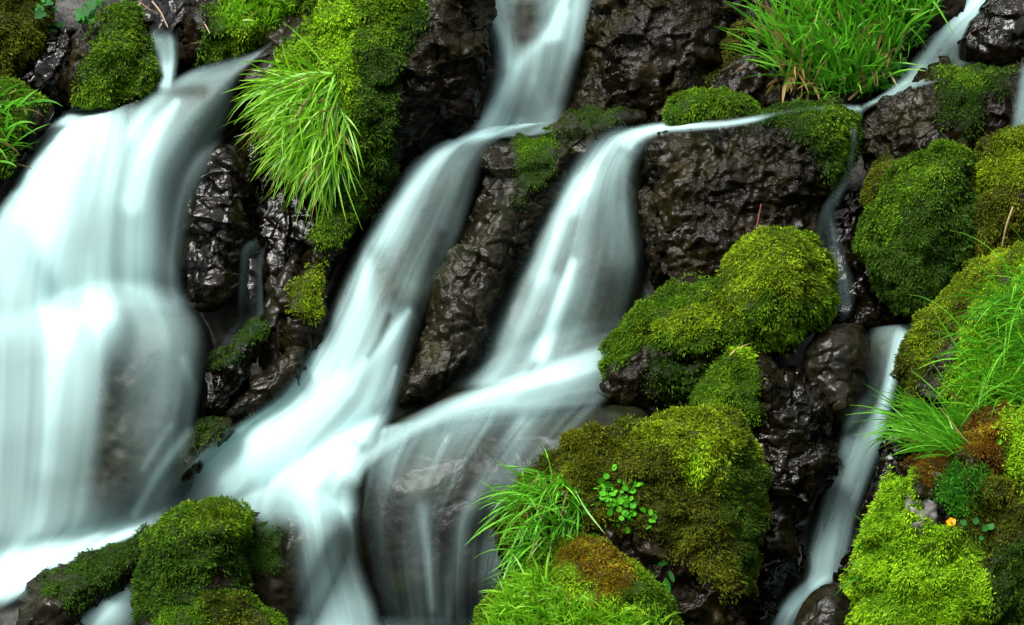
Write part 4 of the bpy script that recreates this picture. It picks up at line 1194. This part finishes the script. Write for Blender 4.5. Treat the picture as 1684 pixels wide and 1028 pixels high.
leaves("trailing ivy with lobed leaves above the bare black wet rock", "ivy_plant", "plant",
       [('A4', 148, 30, 20), ('A4', 135, 22, 22), ('A4', 120, 30, 22), ('A1', 62, 18, 16), ('A1', 72, 8, 18), ('A3', 80, 40, 18), ('A3', 90, 28, 20), ('A3', 70, 25, 20), ('A3', 64, 52, 10), ('A3', 95, 45, 12), ('A4', 118, 12, 24), ('A4', 140, 5, 26), ('A4', 165, 3, 24), ('A3', 60, 30, 22), ('A4', 108, 26, 24), ('A4', 150, 14, 26), ('A4', 128, 16, 20), ('A4', 142, 22, 18), ('A3', 84, 30, 26), ('A3', 68, 36, 24), ('A3', 76, 48, 14), ('A4', 158, 20, 20), ('A1', 58, 4, 22)], 13, IVY, DEEP, (0, 0.5, 0.9), .5, 2, 7)
leaves("dock seedling with oval leaves in the shade behind the ochre topped mound", "dock_plant", "plant",
       [('G1', 1092, 925, 12), ('G1', 1100, 945, 14), ('G1', 1108, 990, 14), ('G1', 1088, 955, 10)], 9, OVAL, DEEP, (0.1, 0.3, 0.95), .35)
leaves("dark heart shaped leaves beside the yellow flower on the lime moss", "violet_plant", "plant",
       [('R2', 1605, 860, 9), ('R2', 1616, 872, 9), ('R2', 1630, 868, 8), ('R2', 1586, 866, 9), ('R2', 1600, 850, 7), ('R2', 1612, 885, 7)], 6.5, ROUND, ((0.01, 0.08, 0.012), (0.03, 0.16, 0.025)), (0, 0.4, 0.9), .4)
leaves("two pale leaves poking from the rusty moss above the yellow flower", "violet_plant", "plant", [('R2', 1648, 722, 9), ('R2', 1656, 728, 6)], 6.5, ROUND, CRESS, (0, .4, .9), .3)
flower("small yellow flower below the ivy on bare black wet rock", 'A3', 52, 80, 9)
flower("yellow flower on the bright lime moss bank", 'R2', 1567, 853, 9)
twig("pale bare twig slanting down behind the small top cascade", [('A5', 250, 2, 30), ('A5', 264, 20, 22), ('A5', 276, 45, 14)], 1.6, 1.0, (0.4, 0.28, 0.2))
twig("long thin twig crossing above the small top cascade", [('A5', 228, 2, 26), ('A5', 245, 15, 24), ('A5', 258, 22, 20)], 1.2, 0.8)
twig("short pale twig on the mossy bank above the curling grey stream", [('A6', 335, 36, 14), ('A6', 345, 55, 12)], 1.2, 0.9, (0.35, 0.26, 0.16))
twig("dry pale stick leaning on the yellow green moss boulder", [('E4', 1666, 340, 16), ('E4', 1655, 372, 16), ('E4', 1648, 405, 12)], 1.8, 1.3, (0.42, 0.30, 0.16))
twig("thin reddish stalk on the face of the big rough dark boulder", [('E1', 1252, 335, 10), ('E1', 1248, 355, 8), ('E1', 1244, 374, 6)], 1.2, 0.7, (0.22, 0.06, 0.04))
twig("dry stalk on the small moss mound below the domed moss boulder", [('F2', 1200, 585, 16), ('F2', 1215, 572, 20), ('F2', 1240, 563, 20)], 1.4, 0.8, (0.4, 0.27, 0.1))
twig("dead brown stem lying at the foot of the tall grass", [('K', 1395, 165, 16), ('K', 1410, 152, 16), ('K', 1425, 140, 14)], 2.2, 1.3, (0.2, 0.11, 0.05))
rock('W', "lichen_stone", "pale lichen spotted stone showing through the lime moss bank", [(1506, 850), (1516, 812), (1534, 795), (1554, 806), (1560, 838), (1546, 862), (1522, 874)], 230, 20, tilt=0.9, mat=M_LICHEN, amp=1.0, lump=1.5, cat="stone", grow=3)
#@@END_PLANTS
#@@END_GRASS
print("MOSS SHOOTS", MOSS_N[0])
